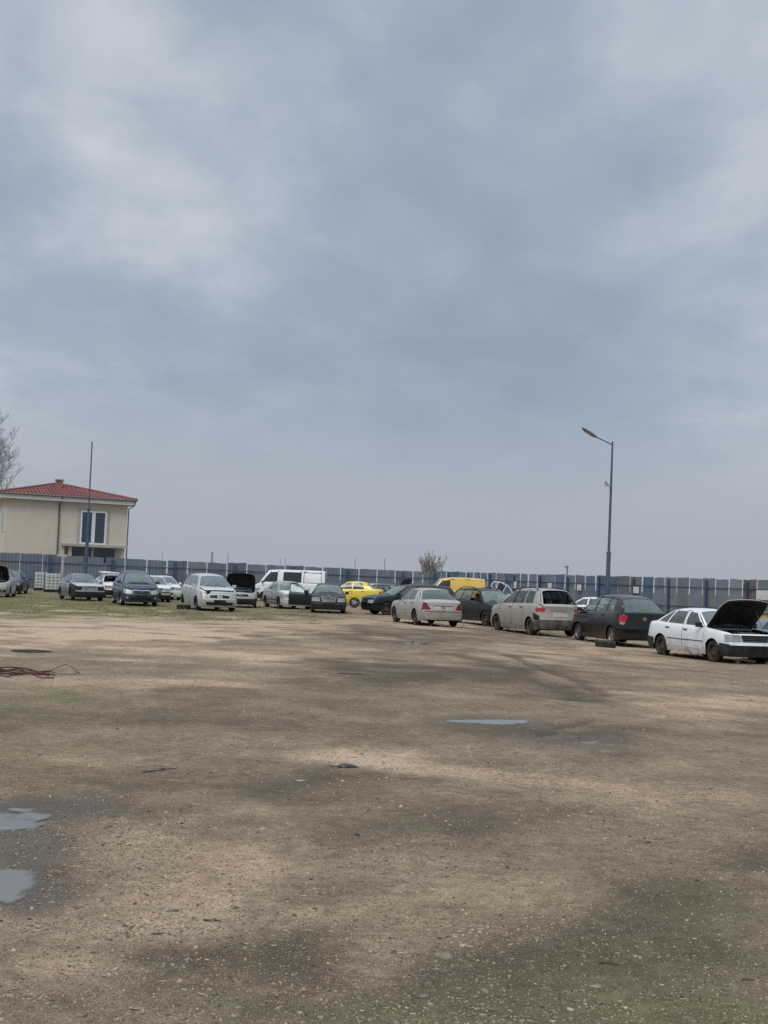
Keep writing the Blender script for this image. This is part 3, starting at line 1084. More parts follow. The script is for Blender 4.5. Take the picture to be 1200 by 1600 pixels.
def merc_front(em=True, lamp=LAMP, hi=.695):
    d = dict(fit=[('headlight', 'f', [(.40, hi), (.84, hi - .01), (.82, .555), (.42, .555)], lamp, True),
                  ('plate_holder', 'f', [(-.26, .44), (.26, .44), (.26, .33), (-.26, .33)], BLACK, False)],
             bars=[('f', [(-.37, hi + .01), (.37, hi + .01), (.30, .555), (-.30, .555)], 4, CHROME)])
    if em:
        d['emblem'] = [('f', 'star', 0, hi + .05, .04)]
    return d


def add(key, *a, **k):
    CARS[key] = car(*a, **k)


ROW = 'scrap cars parked along the fence'


# --- left row
add('left_edge', 'hatchback', 'silver car at the far left with its bonnet raised over an open engine bay', 'car',
    spec('hatch', 4.2, 1.74, 1.45), P_SILVER, 'steel', ('FL', G(12.5, 933.5)), -80, ROW,
    o=dict(hood_open=55, fit=[('headlight', 'f', [(.46, .66), (.86, .67), (.85, .55), (.5, .54)], LAMP, True),
           ('lower_grille', 'f', [(-.5, .40), (.5, .40), (.5, .28), (-.5, .28)], BLACK, False),
           ('fog_lamp', 'f', [(.56, .40), (.72, .40), (.72, .30), (.56, .30)], BLACK, True)]))
add('left_blue', 'hatchback', 'dark blue grey hatchback half hidden behind the silver car with the raised bonnet', 'car',
    spec('hatch', 3.9, 1.66, 1.42), P_DBLUE, 'steel', ('FL', G(31, 928.5)), -82, ROW,
    o=dict(bumpf=BLACK, fit=[('headlight', 'f', [(.42, .66), (.82, .66), (.8, .55), (.44, .55)], LAMP, True),
           ('grille', 'f', [(-.38, .66), (.38, .66), (.36, .57), (-.36, .57)], BLACK, False)]))
q = merc_front(False)
q['fit'] = [('headlight_opening', 'f', [(.42, .69), (.80, .69), (.78, .55), (.42, .55)], BLACK, True), ('plate', 'f', [(-.05, .63), (.2, .63), (.2, .57), (-.05, .57)], simple('grey_plate', (.28, .27, .24), .6), False)]
add('grey_merc', 'sedan', 'pale blue grey saloon with a dark front wing and dark bumper beside the water tank', 'car',
    spec('sedan', 4.42, 1.69, 1.39), P_GREY, 'steel', ('FR', G(112, 938)), -64, ROW,
    o=dict(bumpf=WORN, bumpr=WORN, fender_R=WORN, hood_mat=P_LSILVER, strip=(GREYPL, .42), **q))
add('white_boxroof', 'sedan', 'white car with orange indicators and a loose white panel on its roof', 'car',
    spec('sedan', 4.3, 1.68, 1.40), P_WHITE, 'steel', ('FR', G(161, 934)), -66, ROW,
    o=dict(bumpf=WORN, bumpr=WORN, no_windscreen=1, fit=[('headlight', 'f', [(.36, .69), (.64, .69), (.64, .56), (.36, .56)], LAMP, True),
           ('indicator', 'f', [(.65, .69), (.90, .69), (.88, .56), (.65, .56)], ORANGE, True),
           ('grille', 'f', [(-.34, .69), (.34, .69), (.34, .57), (-.34, .57)], BLACK, False)]))
add('blue_mpv', 'minivan', 'slate blue people carrier facing the lot with a dark oval grille badge', 'car',
    spec('mpv', 4.25, 1.77, 1.67), P_BLUE, 'alloy7', ('FR', G(190, 945.5)), -70, ROW,
    o=dict(fit=[('headlight', 'f', [(.40, .69), (.93, .80), (.90, .60), (.46, .55)], LAMPY, True),
           ('grille', 'f', [(-.40, .70), (.40, .70), (.28, .57), (-.28, .57)], BLACK, False),
           ('lower_grille', 'f', [(-.48, .42), (.48, .42), (.52, .28), (-.52, .28)], BLACK, False),
           ('plate_holder', 'f', [(-.27, .50), (.27, .50), (.27, .42), (-.27, .42)], BLACK, False),
           ('chrome_strip', 'f', [(-.40, .725), (.40, .725), (.39, .70), (-.39, .70)], CHROME, False),
           ('fog_lamp', 'f', [(.60, .43), (.70, .43), (.70, .34), (.60, .34)], LAMP, True)],
           emblem=[('f', 'oval', 0, .675, .07)]))
for k, (u, v, hd_, lab) in enumerate(((263, 941, -74, 'white saloon with chrome barred grille directly right of the slate blue people carrier'),
                                     (279.5, 937.5, -72, 'rear white saloon with a wing mirror beside the blue fence post'))):
    q = merc_front(True)
    if k == 0:
        q['fit'] = q['fit'] + [('plate', 'f', [(.25, .50), (.80, .50), (.80, .40), (.25, .40)], PLATE, False)]
    add('white_merc%d' % k, 'sedan', lab, 'car', spec('sedan', 4.5, 1.72, 1.43), P_WHITE, 'steel', ('FL', G(u, v)), hd_, ROW,
        o=dict(bumpf=WORN if k == 0 else P_WHITE2, bumpr=WORN, **q))
sc = add('scenic', 'minivan', 'silver compact people carrier with gaping bonnet and bare rear hub on loose tyres', 'car',
    spec('mpv', 4.26, 1.80, 1.67, rw=.58), P_LSILVER, 'steel', ('FR', G(308, 953.5)), -68, ROW, tilt=(0, 0),
    o=dict(no_wheel=['RR'], hood_open=1.4, no_rod=1, hood_mat=P_LSILVER, fit=[('headlight', 'f', [(.50, .70), (.98, .81), (.96, .60), (.46, .56)], LAMPY, True),
           ('grille', 'f', [(.10, .70), (.46, .68), (.42, .58), (.12, .58)], BLACK, True),
           ('lower_grille', 'f', [(-.62, .40), (.62, .40), (.58, .27), (-.58, .27)], BLACK, False),
           ('plate_holder', 'f', [(-.27, .50), (.27, .50), (.27, .40), (-.27, .40)], BLACK, False)],
           emblem=[('f', 'diamond', 0, .655, .085)]))
add('golf', 'hatchback', 'silver fronted dark car with its black bonnet fully raised, beside the white van', 'car',
    spec('hatch', 4.1, 1.73, 1.44), P_SILVER, 'steel', ('FL', G(398, 950)), -84, ROW,
    o=dict(hood_open=66, no_rod=1, hood_mat=BLACK, bumpf=WORN, fit=[('headlight', 'f', [(.42, .665), (.86, .67), (.85, .55), (.44, .55)], LAMP, True),
           ('grille', 'f', [(-.40, .66), (.40, .66), (.40, .57), (-.40, .57)], BLACK, False),
           ('lower_grille', 'f', [(-.66, .42), (.45, .42), (.45, .22), (-.66, .22)], BLACK, False)],
           emblem=[('f', 'vw', 0, .62, .06)]))
add('van', 'van', 'long white panel van standing sideways against the fence', 'van',
    spec('van', 4.95, 1.84, 2.16), P_WHITE, 'steel', ('FL', G(413, 939.5)), 176, None,
    o=dict(blank=[2], blank_seal=1, bumpf=WORN, bumpr=WORN, mirror=BLACK, glass=GLASSD, fit=[('headlight', 'f', [(.45, .75), (.82, .75), (.82, .58), (.45, .58)], LAMP, True),
           ('taillight', 'r', [(.72, 1.0), (.86, 1.0), (.86, .62), (.72, .62)], REDL, True)]))
q = merc_front(False)
add('silver_door', 'sedan', 'silver saloon with a white bonnet standing behind the open black door', 'car',
    spec('sedan', 4.5, 1.74, 1.43), P_SILVER, 'steel', ('FR', G(437, 951)), -70, ROW,
    o=dict(hood_mat=P_WHITE, bumpf=P_WHITE2, bumpr=P_SILVER, strip=(GREYPL, .45), **q))
q = merc_front(True)
q['fit'] = q['fit'] + [('indicator', 'f', [(.845, .69), (.93, .685), (.91, .56), (.83, .56)], ORANGE, True),
                       ('bumper_strip', 'f', [(.32, .475), (.86, .475), (.86, .43), (.32, .43)], GREYPL, True)]
add('black_merc', 'sedan', 'black saloon facing the lot with chrome grille and one front door swung wide open', 'car',
    spec('sedan', 4.49, 1.72, 1.42), P_BLACK2, 'steel', ('FR', G(487.5, 957)), -87, ROW,
    o=dict(door_open=('R', 78), bumpf=WORN, **q))
add('yellow', 'sedan', 'bright yellow saloon seen from the side behind the black saloon', 'car',
    spec('sedan', 4.25, 1.68, 1.56, rw=.55, rail=[(1.89, 1.44), (2.15, 1.49), (2.55, 1.51), (2.9, 1.475), (3.15, 1.40)]), P_YELLOW, 'steel', ('RL', G(575, 946.5)), 172, None,
    o=dict(mirror=BLACK, glass=GLASSB, fit=[('taillight', 'r', [(.55, .93), (.84, .93), (.86, .66), (.6, .66)], REDL2, True),
           ('headlight', 'f', [(.42, .69), (.84, .69), (.82, .56), (.42, .56)], LAMP, True)]))
add('silver_est', 'wagon', 'silver estate car just showing its rear glass behind the yellow saloon', 'car',
    spec('wagon', 4.5, 1.74, 1.46), P_SILVER, 'steel', ('C', G(575, 941)), 168, None,
    o=dict(fit=[('taillight', 'r', [(.62, .92), (.82, .92), (.84, .66), (.66, .66)], REDL, True)]))
add('dark_lift', 'hatchback', 'dark navy liftback with clear headlamps nosing out behind the silver saloon', 'car',
    spec('wagon', 4.85, 1.80, 1.55), P_NAVY, 'steel', ('FL', G(604, 961)), -158, None,
    o=dict(no_bumpf=1, roof_mat=None, fit=[('headlight', 'f', [(.42, .68), (.86, .68), (.84, .55), (.44, .55)], LAMP, True),
           ('grille', 'f', [(-.36, .68), (.36, .68), (.34, .56), (-.34, .56)], BLACK, False)]))
add('dark_hood', 'sedan', 'dark car with a raised black bonnet behind the navy liftback', 'car',
    spec('sedan', 4.4, 1.72, 1.42), P_BLACK2, 'steel', ('C', G(606, 944)), -25, None,
    o=dict(hood_open=60, hood_mat=P_BLACK, fit=[('headlight', 'f', [(.42, .69), (.84, .69), (.82, .56), (.42, .56)], LAMP, True)]))
add('silver_c', 'sedan', 'silver saloon seen from behind with wedge shaped red lamps and a blurred plate', 'car',
    spec('sedan', 4.49, 1.72, 1.42), P_SILVERW, 'steel', ('RL', G(650, 976.7)), 106, None,
    o=dict(bumpr=P_SILVERW, strip=(P_SILVERW, .45), mirror=BLACK, handle=BLACK,
           fit=[('taillight', 'r', [(.66, .90), (.78, .90), (.90, .63), (.48, .63)], REDL, True),
                ('plate', 'r', [(-.36, .75), (.36, .75), (.36, .63), (-.36, .63)], PLATE, False),
                ('plate_smudge', 'r', [(-.10, .755), (.10, .755), (.10, .66), (-.10, .66)], simple('plate_grime', (.22, .215, .21), .7), False),
                ('trunk_trim', 'r', [(-.38, .79), (.38, .79), (.38, .77), (-.38, .77)], GREYPL, False),
                ('trunk_lock', 'r', [(-.03, .60), (.03, .60), (.03, .575), (-.03, .575)], BLACK, False),
                ('bumper_trim', 'r', [(-.95, .575), (.95, .575), (.95, .56), (-.95, .56)], BLACK, False)]))
add('kangoo', 'van', 'amber yellow panel van parked side on close to the fence corner', 'van',
    spec('kangoo', 4.75, 1.76, 2.14), P_AMBER, 'steel', ('FL', G(672, 949.5)), 177, None,
    o=dict(blank=[1, 2], blank_rear=1, mirror=BLACK, glass=GLASSD))
add('black_wagon', 'wagon', 'black estate with roof rails and an open side window, nose toward the dented silver car', 'car',
    spec('wagon', 4.35, 1.76, 1.58), P_BLACK2, 'steel', ('FR', G(759, 978.5)), -66, None,
    o=dict(no_window=[(0, 'R')], roof_rails=1, mirror=BLACK, bumpf=BLACK,
           fit=[('headlight', 'f', [(.44, .70), (.92, .72), (.90, .58), (.46, .57)], LAMP, True),
                ('grille', 'f', [(-.38, .69), (.38, .69), (.36, .58), (-.36, .58)], BLACK, False)]))
add('avensis', 'minivan', 'dirty champagne people carrier with dented rear corner and broken tailgate glass', 'car',
    spec('mpv', 4.65, 1.78, 1.70, nr=.86, rgb=.16, bowr=.16, lines=[(.99, 1.86), (1.19, 1.99), (2.25, 2.31), (2.36, 2.4), (3.22, 3.19), (3.33, 3.27), (4.0, 3.78), (4.55, 4.05)]), P_BEIGE, 'steel', ('RL', G(829, 992.5)), 108, None,
    o=dict(no_rear_window=1, roof_rails=1, bumpr=simple('scuffed_bumper', (.17, .155, .135), .6, col2=(.05, .045, .04), vs=3.5), glass=GLASSD, dark_pillars=True,
           fit=[('taillight', 'r', [(.56, .985), (.98, 1.01), (1.0, .87), (.60, .875)], REDL2, True),
                ('plate', 'r', [(-.27, .84), (.27, .84), (.27, .70), (-.27, .70)], PLATE, False),
                ('chrome_strip', 'r', [(-.42, .93), (.42, .93), (.42, .905), (-.42, .905)], CHROME, False),
                ('exposed_corner', 'r', [(.78, .72), (1.18, .82), (1.1, .60), (.80, .58)], BLACK, False)]))
add('white_behind', 'sedan', 'white car between the champagne people carrier and the black hatchback', 'car',
    spec('sedan', 4.45, 1.7, 1.40), P_WHITE, 'steel', ('C', G(921, 971)), 150, None, o=dict())
add('matrix', 'hatchback', 'black hatchback with large red and clear rear lamps resting on a loose tyre', 'car',
    spec('mpv', 4.5, 1.84, 1.66, rw=.60, rgb=.16, lines=[(.96, 1.80), (1.15, 1.93), (2.18, 2.24), (2.28, 2.32), (3.12, 3.07), (3.2, 3.13), (3.74, 3.50), (4.40, 3.72)],
         rail=[(1.7, 1.50), (2.1, 1.565), (2.6, 1.588), (3.1, 1.575), (3.5, 1.54), (3.9, 1.47)]), P_BLACK, 'alloy5', ('RL', G(957, 1009)), 103, None,
    o=dict(dark_pillars=True, no_wheel=[], glass=GLASS, bumpr=P_BLACK, mirror=BLACK,
           fit=[('taillight', 'r', [(.60, 1.00), (.90, 1.01), (.98, .80), (.70, .76)], REDL2, True),
                ('reversing_lamp', 'r', [(.70, .77), (.92, .80), (.90, .73), (.74, .70)], LAMP, True),
                ('plate_recess', 'r', [(-.34, .86), (.34, .86), (.34, .72), (-.34, .72)], BLACK, False),
                ('lock_hole', 'r', [(-.02, .96), (.12, .96), (.11, .86), (0, .86)], simple('bare_plastic', (.28, .22, .15), .6), False)]))
add('white_hood', 'sedan', 'white saloon with black bumpers and its bonnet propped open at the right', 'car',
    spec('sedan', 4.4, 1.70, 1.40, wr=.295, lines=[(1.22, 1.95), (1.34, 2.02), (2.24, 2.28), (2.36, 2.38), (3.18, 2.98), (3.26, 3.05), (3.72, 3.15), (3.86, 3.24)]), P_WHITE, 'steel', ('FR', G(1116, 1034.2)), -72, None,
    o=dict(hood_open=47, bumpf=WORN, bumpr=WORN, mirror=BLACK, strip=(BLACK, .53, .012),
           fit=[('headlight', 'f', [(.46, .70), (.95, .70), (.92, .57), (.42, .57)], LAMP, True),
                ('plate_holder', 'f', [(-.27, .46), (.27, .46), (.27, .34), (-.27, .34)], BLACK, False)],
           bars=[('f', [(-.42, .69), (.42, .69), (.38, .58), (-.38, .58)], 3, GREYPL)]))
add('grey_right', 'sedan', 'blue grey car mostly hidden beyond the white saloon with the open bonnet', 'car',
    spec('sedan', 4.4, 1.70, 1.36), P_GREY, 'steel', ('C', P(1262, 940, 33.5) * 1.0), -68, None, o=dict())
CARS['grey_right'][0].location.z = float(tz(11)) - .02

# loose tyres
def at(u, v, dz=0.0):
    p = G(u, v)
    return (p.x, p.y, p.z + dz)


loose_tyre('flat dark tyre wedged under the black hatchback beside its rear wheel', at(946, 1011.5, .1), .32, .2)
loose_tyre('black tyre lying flat beside the silver people carrier bare hub', at(286.5, 951.5, .1), .31, .2)
loose_tyre('black wheel with bright hub leaning on the yellow saloon', at(553.5, 949.5, .31), .31, .2, True, (math.radians(80), 0, math.radians(5)))

# ------------------------------------------------------------------ loose parts lying on cars
def box_thing(name, label, cat, boxes, mat, loc, rz=0, bevel=.02, group=None):
    mb = MB()
    for b in boxes:
        mb.box(*b)
    ob = mb.build(name, mat, None, bevel=bevel)
    ob.location = loc
    ob.rotation_euler = (0, 0, rz)
    tag(ob, label, cat, group)
    return ob


wb_ = CARS['white_boxroof'][0]
mb = MB()
rows = []
for x in np.linspace(-.62, .62, 13):
    e = .7 - .25 * max(0, abs(x) - .35)
    rows.append([Vector((x, -.22 * e, .0)), Vector((x, -.24 * e, .08)), Vector((x, -.1, .2 * e)), Vector((x, .12, .21 * e)), Vector((x, .24 * e, .1)), Vector((x, .22 * e, 0))])
mb.grid(rows)
ob = mb.build('loose_bumper', P_WHITE2, None)
md = ob.modifiers.new('thickness', 'SOLIDIFY'); md.thickness = .02
ob.location = wb_.location + Vector((-.15, -.1, 1.39))
ob.rotation_euler = (0, .04, math.radians(20))
tag(ob, 'white bumper shell lying on the roof of the white car with orange indicators', 'bumper')

# stripped white side frame with window openings
p = P(784, 922, 68)
fr = empty('car_side_frame', p)
fr.rotation_euler = (0, math.radians(19), math.radians(-4))
tag(fr, 'stripped white car side frame with empty window openings behind the black estate', 'car part')
mb = MB()
top = [(-.70, .02, .16), (-.6, .0, .42), (-.2, 0, .52), (.25, 0, .45), (.72, 0, .08)]
bot = [(-.70, .02, .16), (-.62, .02, .08), (0, .03, .03), (.4, .03, .02), (.72, 0, .08)]
mb.tube(top, .035, 6); mb.tube(bot, .04, 6)
mb.tube([(-.38, 0, .47), (-.35, .02, .05)], .04, 6); mb.tube([(.12, 0, .47), (.05, .02, .03)], .035, 6)
mb.build('frame', P_WHITE, fr)
MB().grid([[(-.36, .02, .06), (-.39, .0, .46)], [(0.06, .02, .04), (.12, 0, .46)]]).build('window', GLASSD, fr)
# dark car roof carrying it
add('dark_under', 'hatchback', 'dark car whose roof carries the stripped white side frame', 'car',
    spec('hatch', 4.0, 1.66, 1.42), P_NAVY, 'steel', ('C', Vector((p.x - .1, p.y + .1, float(tz(p.x))))), 165, None, o=dict())
fr.location.z = float(tz(p.x)) + 1.40

# ------------------------------------------------------------------ world
SUN_EL, SUN_AZ = math.radians(52), math.radians(205)   # azimuth measured from +Y clockwise
w = bpy.data.worlds.new('World')
S.world = w
w.use_nodes = True
nt = w.node_tree
for n in list(nt.nodes):
    if n.type not in ('OUTPUT_WORLD', 'BACKGROUND'):
        nt.nodes.remove(n)
t = NT(nt)
bg = [n for n in nt.nodes if n.type == 'BACKGROUND'][0]
bg.inputs['Strength'].default_value = 0.1
sky = t.n('ShaderNodeTexSky')
sky.sky_type = 'NISHITA'
sky.sun_disc = False
sky.sun_elevation = SUN_EL
sky.sun_rotation = SUN_AZ
sky.dust_density = 3
gen = t.coord('Generated')
sep = t.n('ShaderNodeSeparateXYZ')
nt.links.new(gen, sep.inputs[0])
zc = t.math('ADD', t.math('MAXIMUM', sep.outputs[2], 0.0), 0.24)
cmb = t.n('ShaderNodeCombineXYZ')
nt.links.new(t.math('DIVIDE', sep.outputs[0], zc), cmb.inputs[0])
nt.links.new(t.math('DIVIDE', sep.outputs[1], zc), cmb.inputs[1])
plane = cmb.outputs[0]
nA = t.noise(1.45, 8, 0.52, t.mapping(plane, (1.25, 1.0, 1), (5.7, 4.3, 0)), 0.5)
nB = t.noise(4.2, 8, 0.6, t.mapping(plane, (1.2, 1.0, 1), (8.3, 2.2, 0)), 0.3)
warp = t.noise(6.5, 6, 0.55, gen, 0.0, 1)
wv = t.n('ShaderNodeVectorMath', operation='SUBTRACT')
nt.links.new(warp, wv.inputs[0]); wv.inputs[1].default_value = (.5, .5, .5)
wm_ = t.n('ShaderNodeVectorMath', operation='SCALE')
nt.links.new(wv.outputs[0], wm_.inputs[0]); wm_.inputs[3].default_value = 0.15
wa = t.n('ShaderNodeVectorMath', operation='ADD')
nt.links.new(gen, wa.inputs[0]); nt.links.new(wm_.outputs[0], wa.inputs[1])
wn_ = t.n('ShaderNodeVectorMath', operation='NORMALIZE')
nt.links.new(wa.outputs[0], wn_.inputs[0])
wdir = wn_.outputs[0]
# cloud banks: (direction given through its bearing/elevation), angular radius in px/F, brightness change
banks = [((270, 215), 150, .85), ((420, 265), 120, .28), ((640, 275), 90, .22), ((190, 310), 90, .25), ((230, 500), 150, -.25), ((1130, 90), 120, .3), ((1040, 420), 70, .26), ((520, 40), 60, .32), ((60, 30), 130, .25),
         ((650, 70), 60, .2), ((330, 50), 150, -.6), ((880, 110), 190, -.55), ((740, 150), 120, -.3), ((480, 170), 160, -.22), ((640, 460), 280, -.50), ((330, 450), 170, -.24), ((860, 530), 190, -.30), ((60, 380), 170, -.28),
         ((50, 180), 120, -.2), ((1000, 330), 160, -.1), ((1150, 560), 160, -.1), ((960, 235), 150, .42), ((760, 300), 110, .2), ((780, 180), 100, .15), ((560, 540), 170, -.15), ((250, 640), 150, .12), ((380, 600), 230, .10), ((820, 620), 150, -.2), ((1100, 690), 150, .05)]
acc = t.math('MULTIPLY', t.math('SUBTRACT', nA, 0.5), 0.95)
acc = t.math('ADD', acc, t.math('MULTIPLY', t.math('SUBTRACT', nB, 0.5), 1.0))
for (u, v), r, a in banks:
    d = ray(u, v).normalized()
    dp = t.n('ShaderNodeVectorMath', operation='DOT_PRODUCT')
    nt.links.new(wdir, dp.inputs[0])
    dp.inputs[1].default_value = d
    acc = t.math('ADD', acc, t.math('MULTIPLY', t.ramp(dp.outputs['Value'], math.cos(1.9 * r / F), 1.0), a * .7))
low = t.ramp(sep.outputs[2], 0.17, 0.03)
acc = t.math('MULTIPLY', acc, t.math('SUBTRACT', 1.0, t.math('MULTIPLY', low, 0.8)))
cr = t.n('ShaderNodeValToRGB')
nt.links.new(t.math('ADD', t.math('MULTIPLY', acc, 0.74), 0.575, clamp=True), cr.inputs[0])
els = cr.color_ramp.elements
K_ = 10.0
def cc(r, g, b):
    f = lambda x: ((x / 255 + .055) / 1.055) ** 2.4
    return (f(r), f(g), f(b), 1)
els[0].position = .0; els[0].color = cc(148, 163, 178)
els[1].position = 1; els[1].color = cc(214, 218, 224)
e = els.new(.5); e.color = cc(173, 185, 197)
e = els.new(.34); e.color = cc(162, 176, 190)
col = cr.outputs[0]
col = t.mix(t.math('MULTIPLY', low, 0.85), col, cc(169, 175, 185))
# an overcast dome brightens towards the zenith
zen = t.ramp(sep.outputs[2], 0.42, 0.95)
gain = t.math('ADD', 10.0, t.math('MULTIPLY', zen, 15.0))
sc_ = t.n('ShaderNodeVectorMath', operation='SCALE')
nt.links.new(col, sc_.inputs[0]); nt.links.new(gain, sc_.inputs[3])
fin = t.mix(0.93, sky.outputs[0], sc_.outputs[0])
nt.links.new(fin, bg.inputs['Color'])

sun = bpy.data.lights.new('sun', 'SUN')
sun.energy = 1.4
sun.angle = math.radians(25)
sun.color = (1.0, .965, .91)
so = bpy.data.objects.new('sun', sun)
COL.objects.link(so)
sd_ = Vector((math.sin(SUN_AZ) * math.cos(SUN_EL), math.cos(SUN_AZ) * math.cos(SUN_EL), math.sin(SUN_EL)))
so.rotation_euler = sd_.to_track_quat('Z', 'Y').to_euler()
so.location = (0, 0, 60)

# ------------------------------------------------------------------ ground
def hash2(ix, iy, seed):
    h = (ix.astype(np.int64) * 374761393 + iy.astype(np.int64) * 668265263 + seed * 1442695) & 0x7fffffff
    h = ((h ^ (h >> 13)) * 1274126177) & 0x7fffffff
    return ((h ^ (h >> 16)) & 0xffff) / 65535.0


def vnoise(x, y, seed=0):
    ix, iy = np.floor(x), np.floor(y)
    fx, fy = x - ix, y - iy
    fx = fx * fx * (3 - 2 * fx)
    fy = fy * fy * (3 - 2 * fy)
    a, b = hash2(ix, iy, seed), hash2(ix + 1, iy, seed)
    c, d = hash2(ix, iy + 1, seed), hash2(ix + 1, iy + 1, seed)
    return (a * (1 - fx) + b * fx) * (1 - fy) + (c * (1 - fx) + d * fx) * fy


def fbm(x, y, seed=0, oct=4):
    s_, a, n = 0, 1, 0
    for k in range(oct):
        s_ = s_ + a * vnoise(x * 2 ** k + 17.3 * k, y * 2 ** k - 9.1 * k, seed + k)
        n += a
        a *= .5
    return s_ / n


def uv_of(X, Y, Z):
    dx, dy, dz = X, Y, Z - EYE
    xc = dx * RT.x + dy * RT.y + dz * RT.z
    yc = dx * UP.x + dy * UP.y + dz * UP.z
    zc = np.maximum(dx * FW.x + dy * FW.y + dz * FW.z, .01)
    return 600 + F * xc / zc, 800 - F * yc / zc


# patches of the yard: (u, v, ru, rv, amount): light dry gravel (+), damp dark mud (-)
TONE = [(120, 985, 190, 22, .75), (330, 992, 200, 10, .5), (60, 1000, 120, 14, .4), (250, 1022, 130, 9, .35), (440, 1025, 110, 10, .6), (330, 1062, 90, 12, .35),
        (900, 1015, 330, 20, .5), (600, 975, 300, 8, .5), (200, 985, 330, 26, .35), (1120, 1090, 130, 30, .3), (1000, 1100, 200, 14, .3), (900, 1060, 60, 10, .25), (560, 1190, 110, 20, .55), (640, 1215, 110, 24, .45), (330, 1068, 160, 10, .3),
        (880, 1240, 220, 36, .4), (1080, 1160, 110, 18, .3), (170, 1335, 130, 50, .35), (130, 1425, 210, 32, .65), (380, 1345, 120, 30, .5), (300, 1390, 120, 26, .4), (500, 1295, 120, 14, .35), (380, 1270, 60, 10, .3),
        (650, 1490, 110, 42, .55), (60, 1530, 130, 60, .5), (520, 1420, 90, 20, .3), (780, 1400, 260, 34, .25), (440, 1110, 120, 12, .25), (120, 1060, 140, 12, .3), (160, 1180, 80, 10, .2),
        (560, 988, 170, 9, -.7), (400, 1003, 80, 7, -.4), (720, 998, 160, 8, -.45), (680, 1012, 120, 10, -.55), (760, 1055, 170, 22, -.55), (620, 1060, 120, 14, -.6), (560, 1045, 70, 9, -.5), (900, 1078, 60, 12, -.4),
        (330, 1075, 120, 12, -.35), (290, 1120, 170, 18, -.35), (480, 1100, 160, 22, -.35), (60, 1130, 130, 20, -.35), (780, 1145, 130, 22, -.6), (930, 1150, 110, 18, -.5), (1130, 1152, 90, 14, -.45), (560, 1145, 120, 14, -.25),
        (430, 1235, 150, 30, -.55), (250, 1215, 160, 24, -.35), (130, 1270, 110, 24, -.55), (60, 1345, 90, 46, -.6), (450, 1290, 100, 20, -.25), (720, 1290, 150, 30, -.5), (830, 1320, 130, 30, -.3), (470, 1380, 120, 26, -.35),
        (290, 1490, 170, 40, -.4), (480, 1470, 160, 36, -.45), (860, 1495, 170, 40, -.55), (740, 1540, 200, 40, -.35), (1080, 1500, 150, 60, -.5), (1150, 1330, 90, 30, -.45), (1010, 1420, 160, 30, -.35), (200, 1560, 120, 50, -.2), (650, 1595, 800, 50, -.25), (900, 1480, 500, 80, -.1)]
WET = [(150, 1262, 70, 18, .5), (60, 1320, 90, 30, .8), (90, 1395, 70, 24, .6), (785, 1128, 85, 12, .8), (905, 1158, 70, 8, .7), (650, 1004, 40, 6, .8), (45, 1272, 80, 24, 1), (30, 1370, 66, 44, 1), (100, 1265, 80, 20, .6), (620, 1052, 60, 8, .5), (330, 1008, 40, 3, .5), (560, 985, 120, 7, .35),
       (760, 1110, 160, 20, .25), (950, 1170, 120, 14, .35), (420, 1230, 120, 22, .2), (820, 1150, 90, 14, .4), (1150, 1150, 70, 12, .2)]
GREEN = [(150, 932, 420, 14, 1.0), (60, 950, 260, 12, .9), (330, 958, 120, 6, .8), (460, 962, 110, 6, .6), (120, 965, 90, 5, .6), (60, 1088, 60, 10, .6), (105, 1080, 30, 6, .6), (180, 1073, 25, 5, .4), (290, 968, 80, 4, .5), (40, 1115, 60, 14, .35), (1120, 1560, 200, 90, .30), (1150, 1450, 100, 60, .22), (600, 1585, 500, 40, .25),
         (60, 1190, 100, 30, .3), (250, 972, 160, 3, .5), (1150, 1003, 120, 6, .5), (830, 985, 120, 4, .4), (700, 1420, 200, 40, .15), (900, 1600, 300, 60, .25)]
PUD = [(25, 1272, 66, 17), (5, 1368, 56, 42), (772, 1126, 62, 4.5), (905, 1158, 34, 2.2), (648, 1003, 26, 2.5)]


def layer(U, V, L_, jx, jy):
    o_ = np.zeros_like(U)
    for u, v, ru, rv, a in L_:
        q = ((U - u) / ru + jx) ** 2 + ((V - v) / rv + jy) ** 2
        o_ += a * np.exp(-q * 1.1)
    return o_


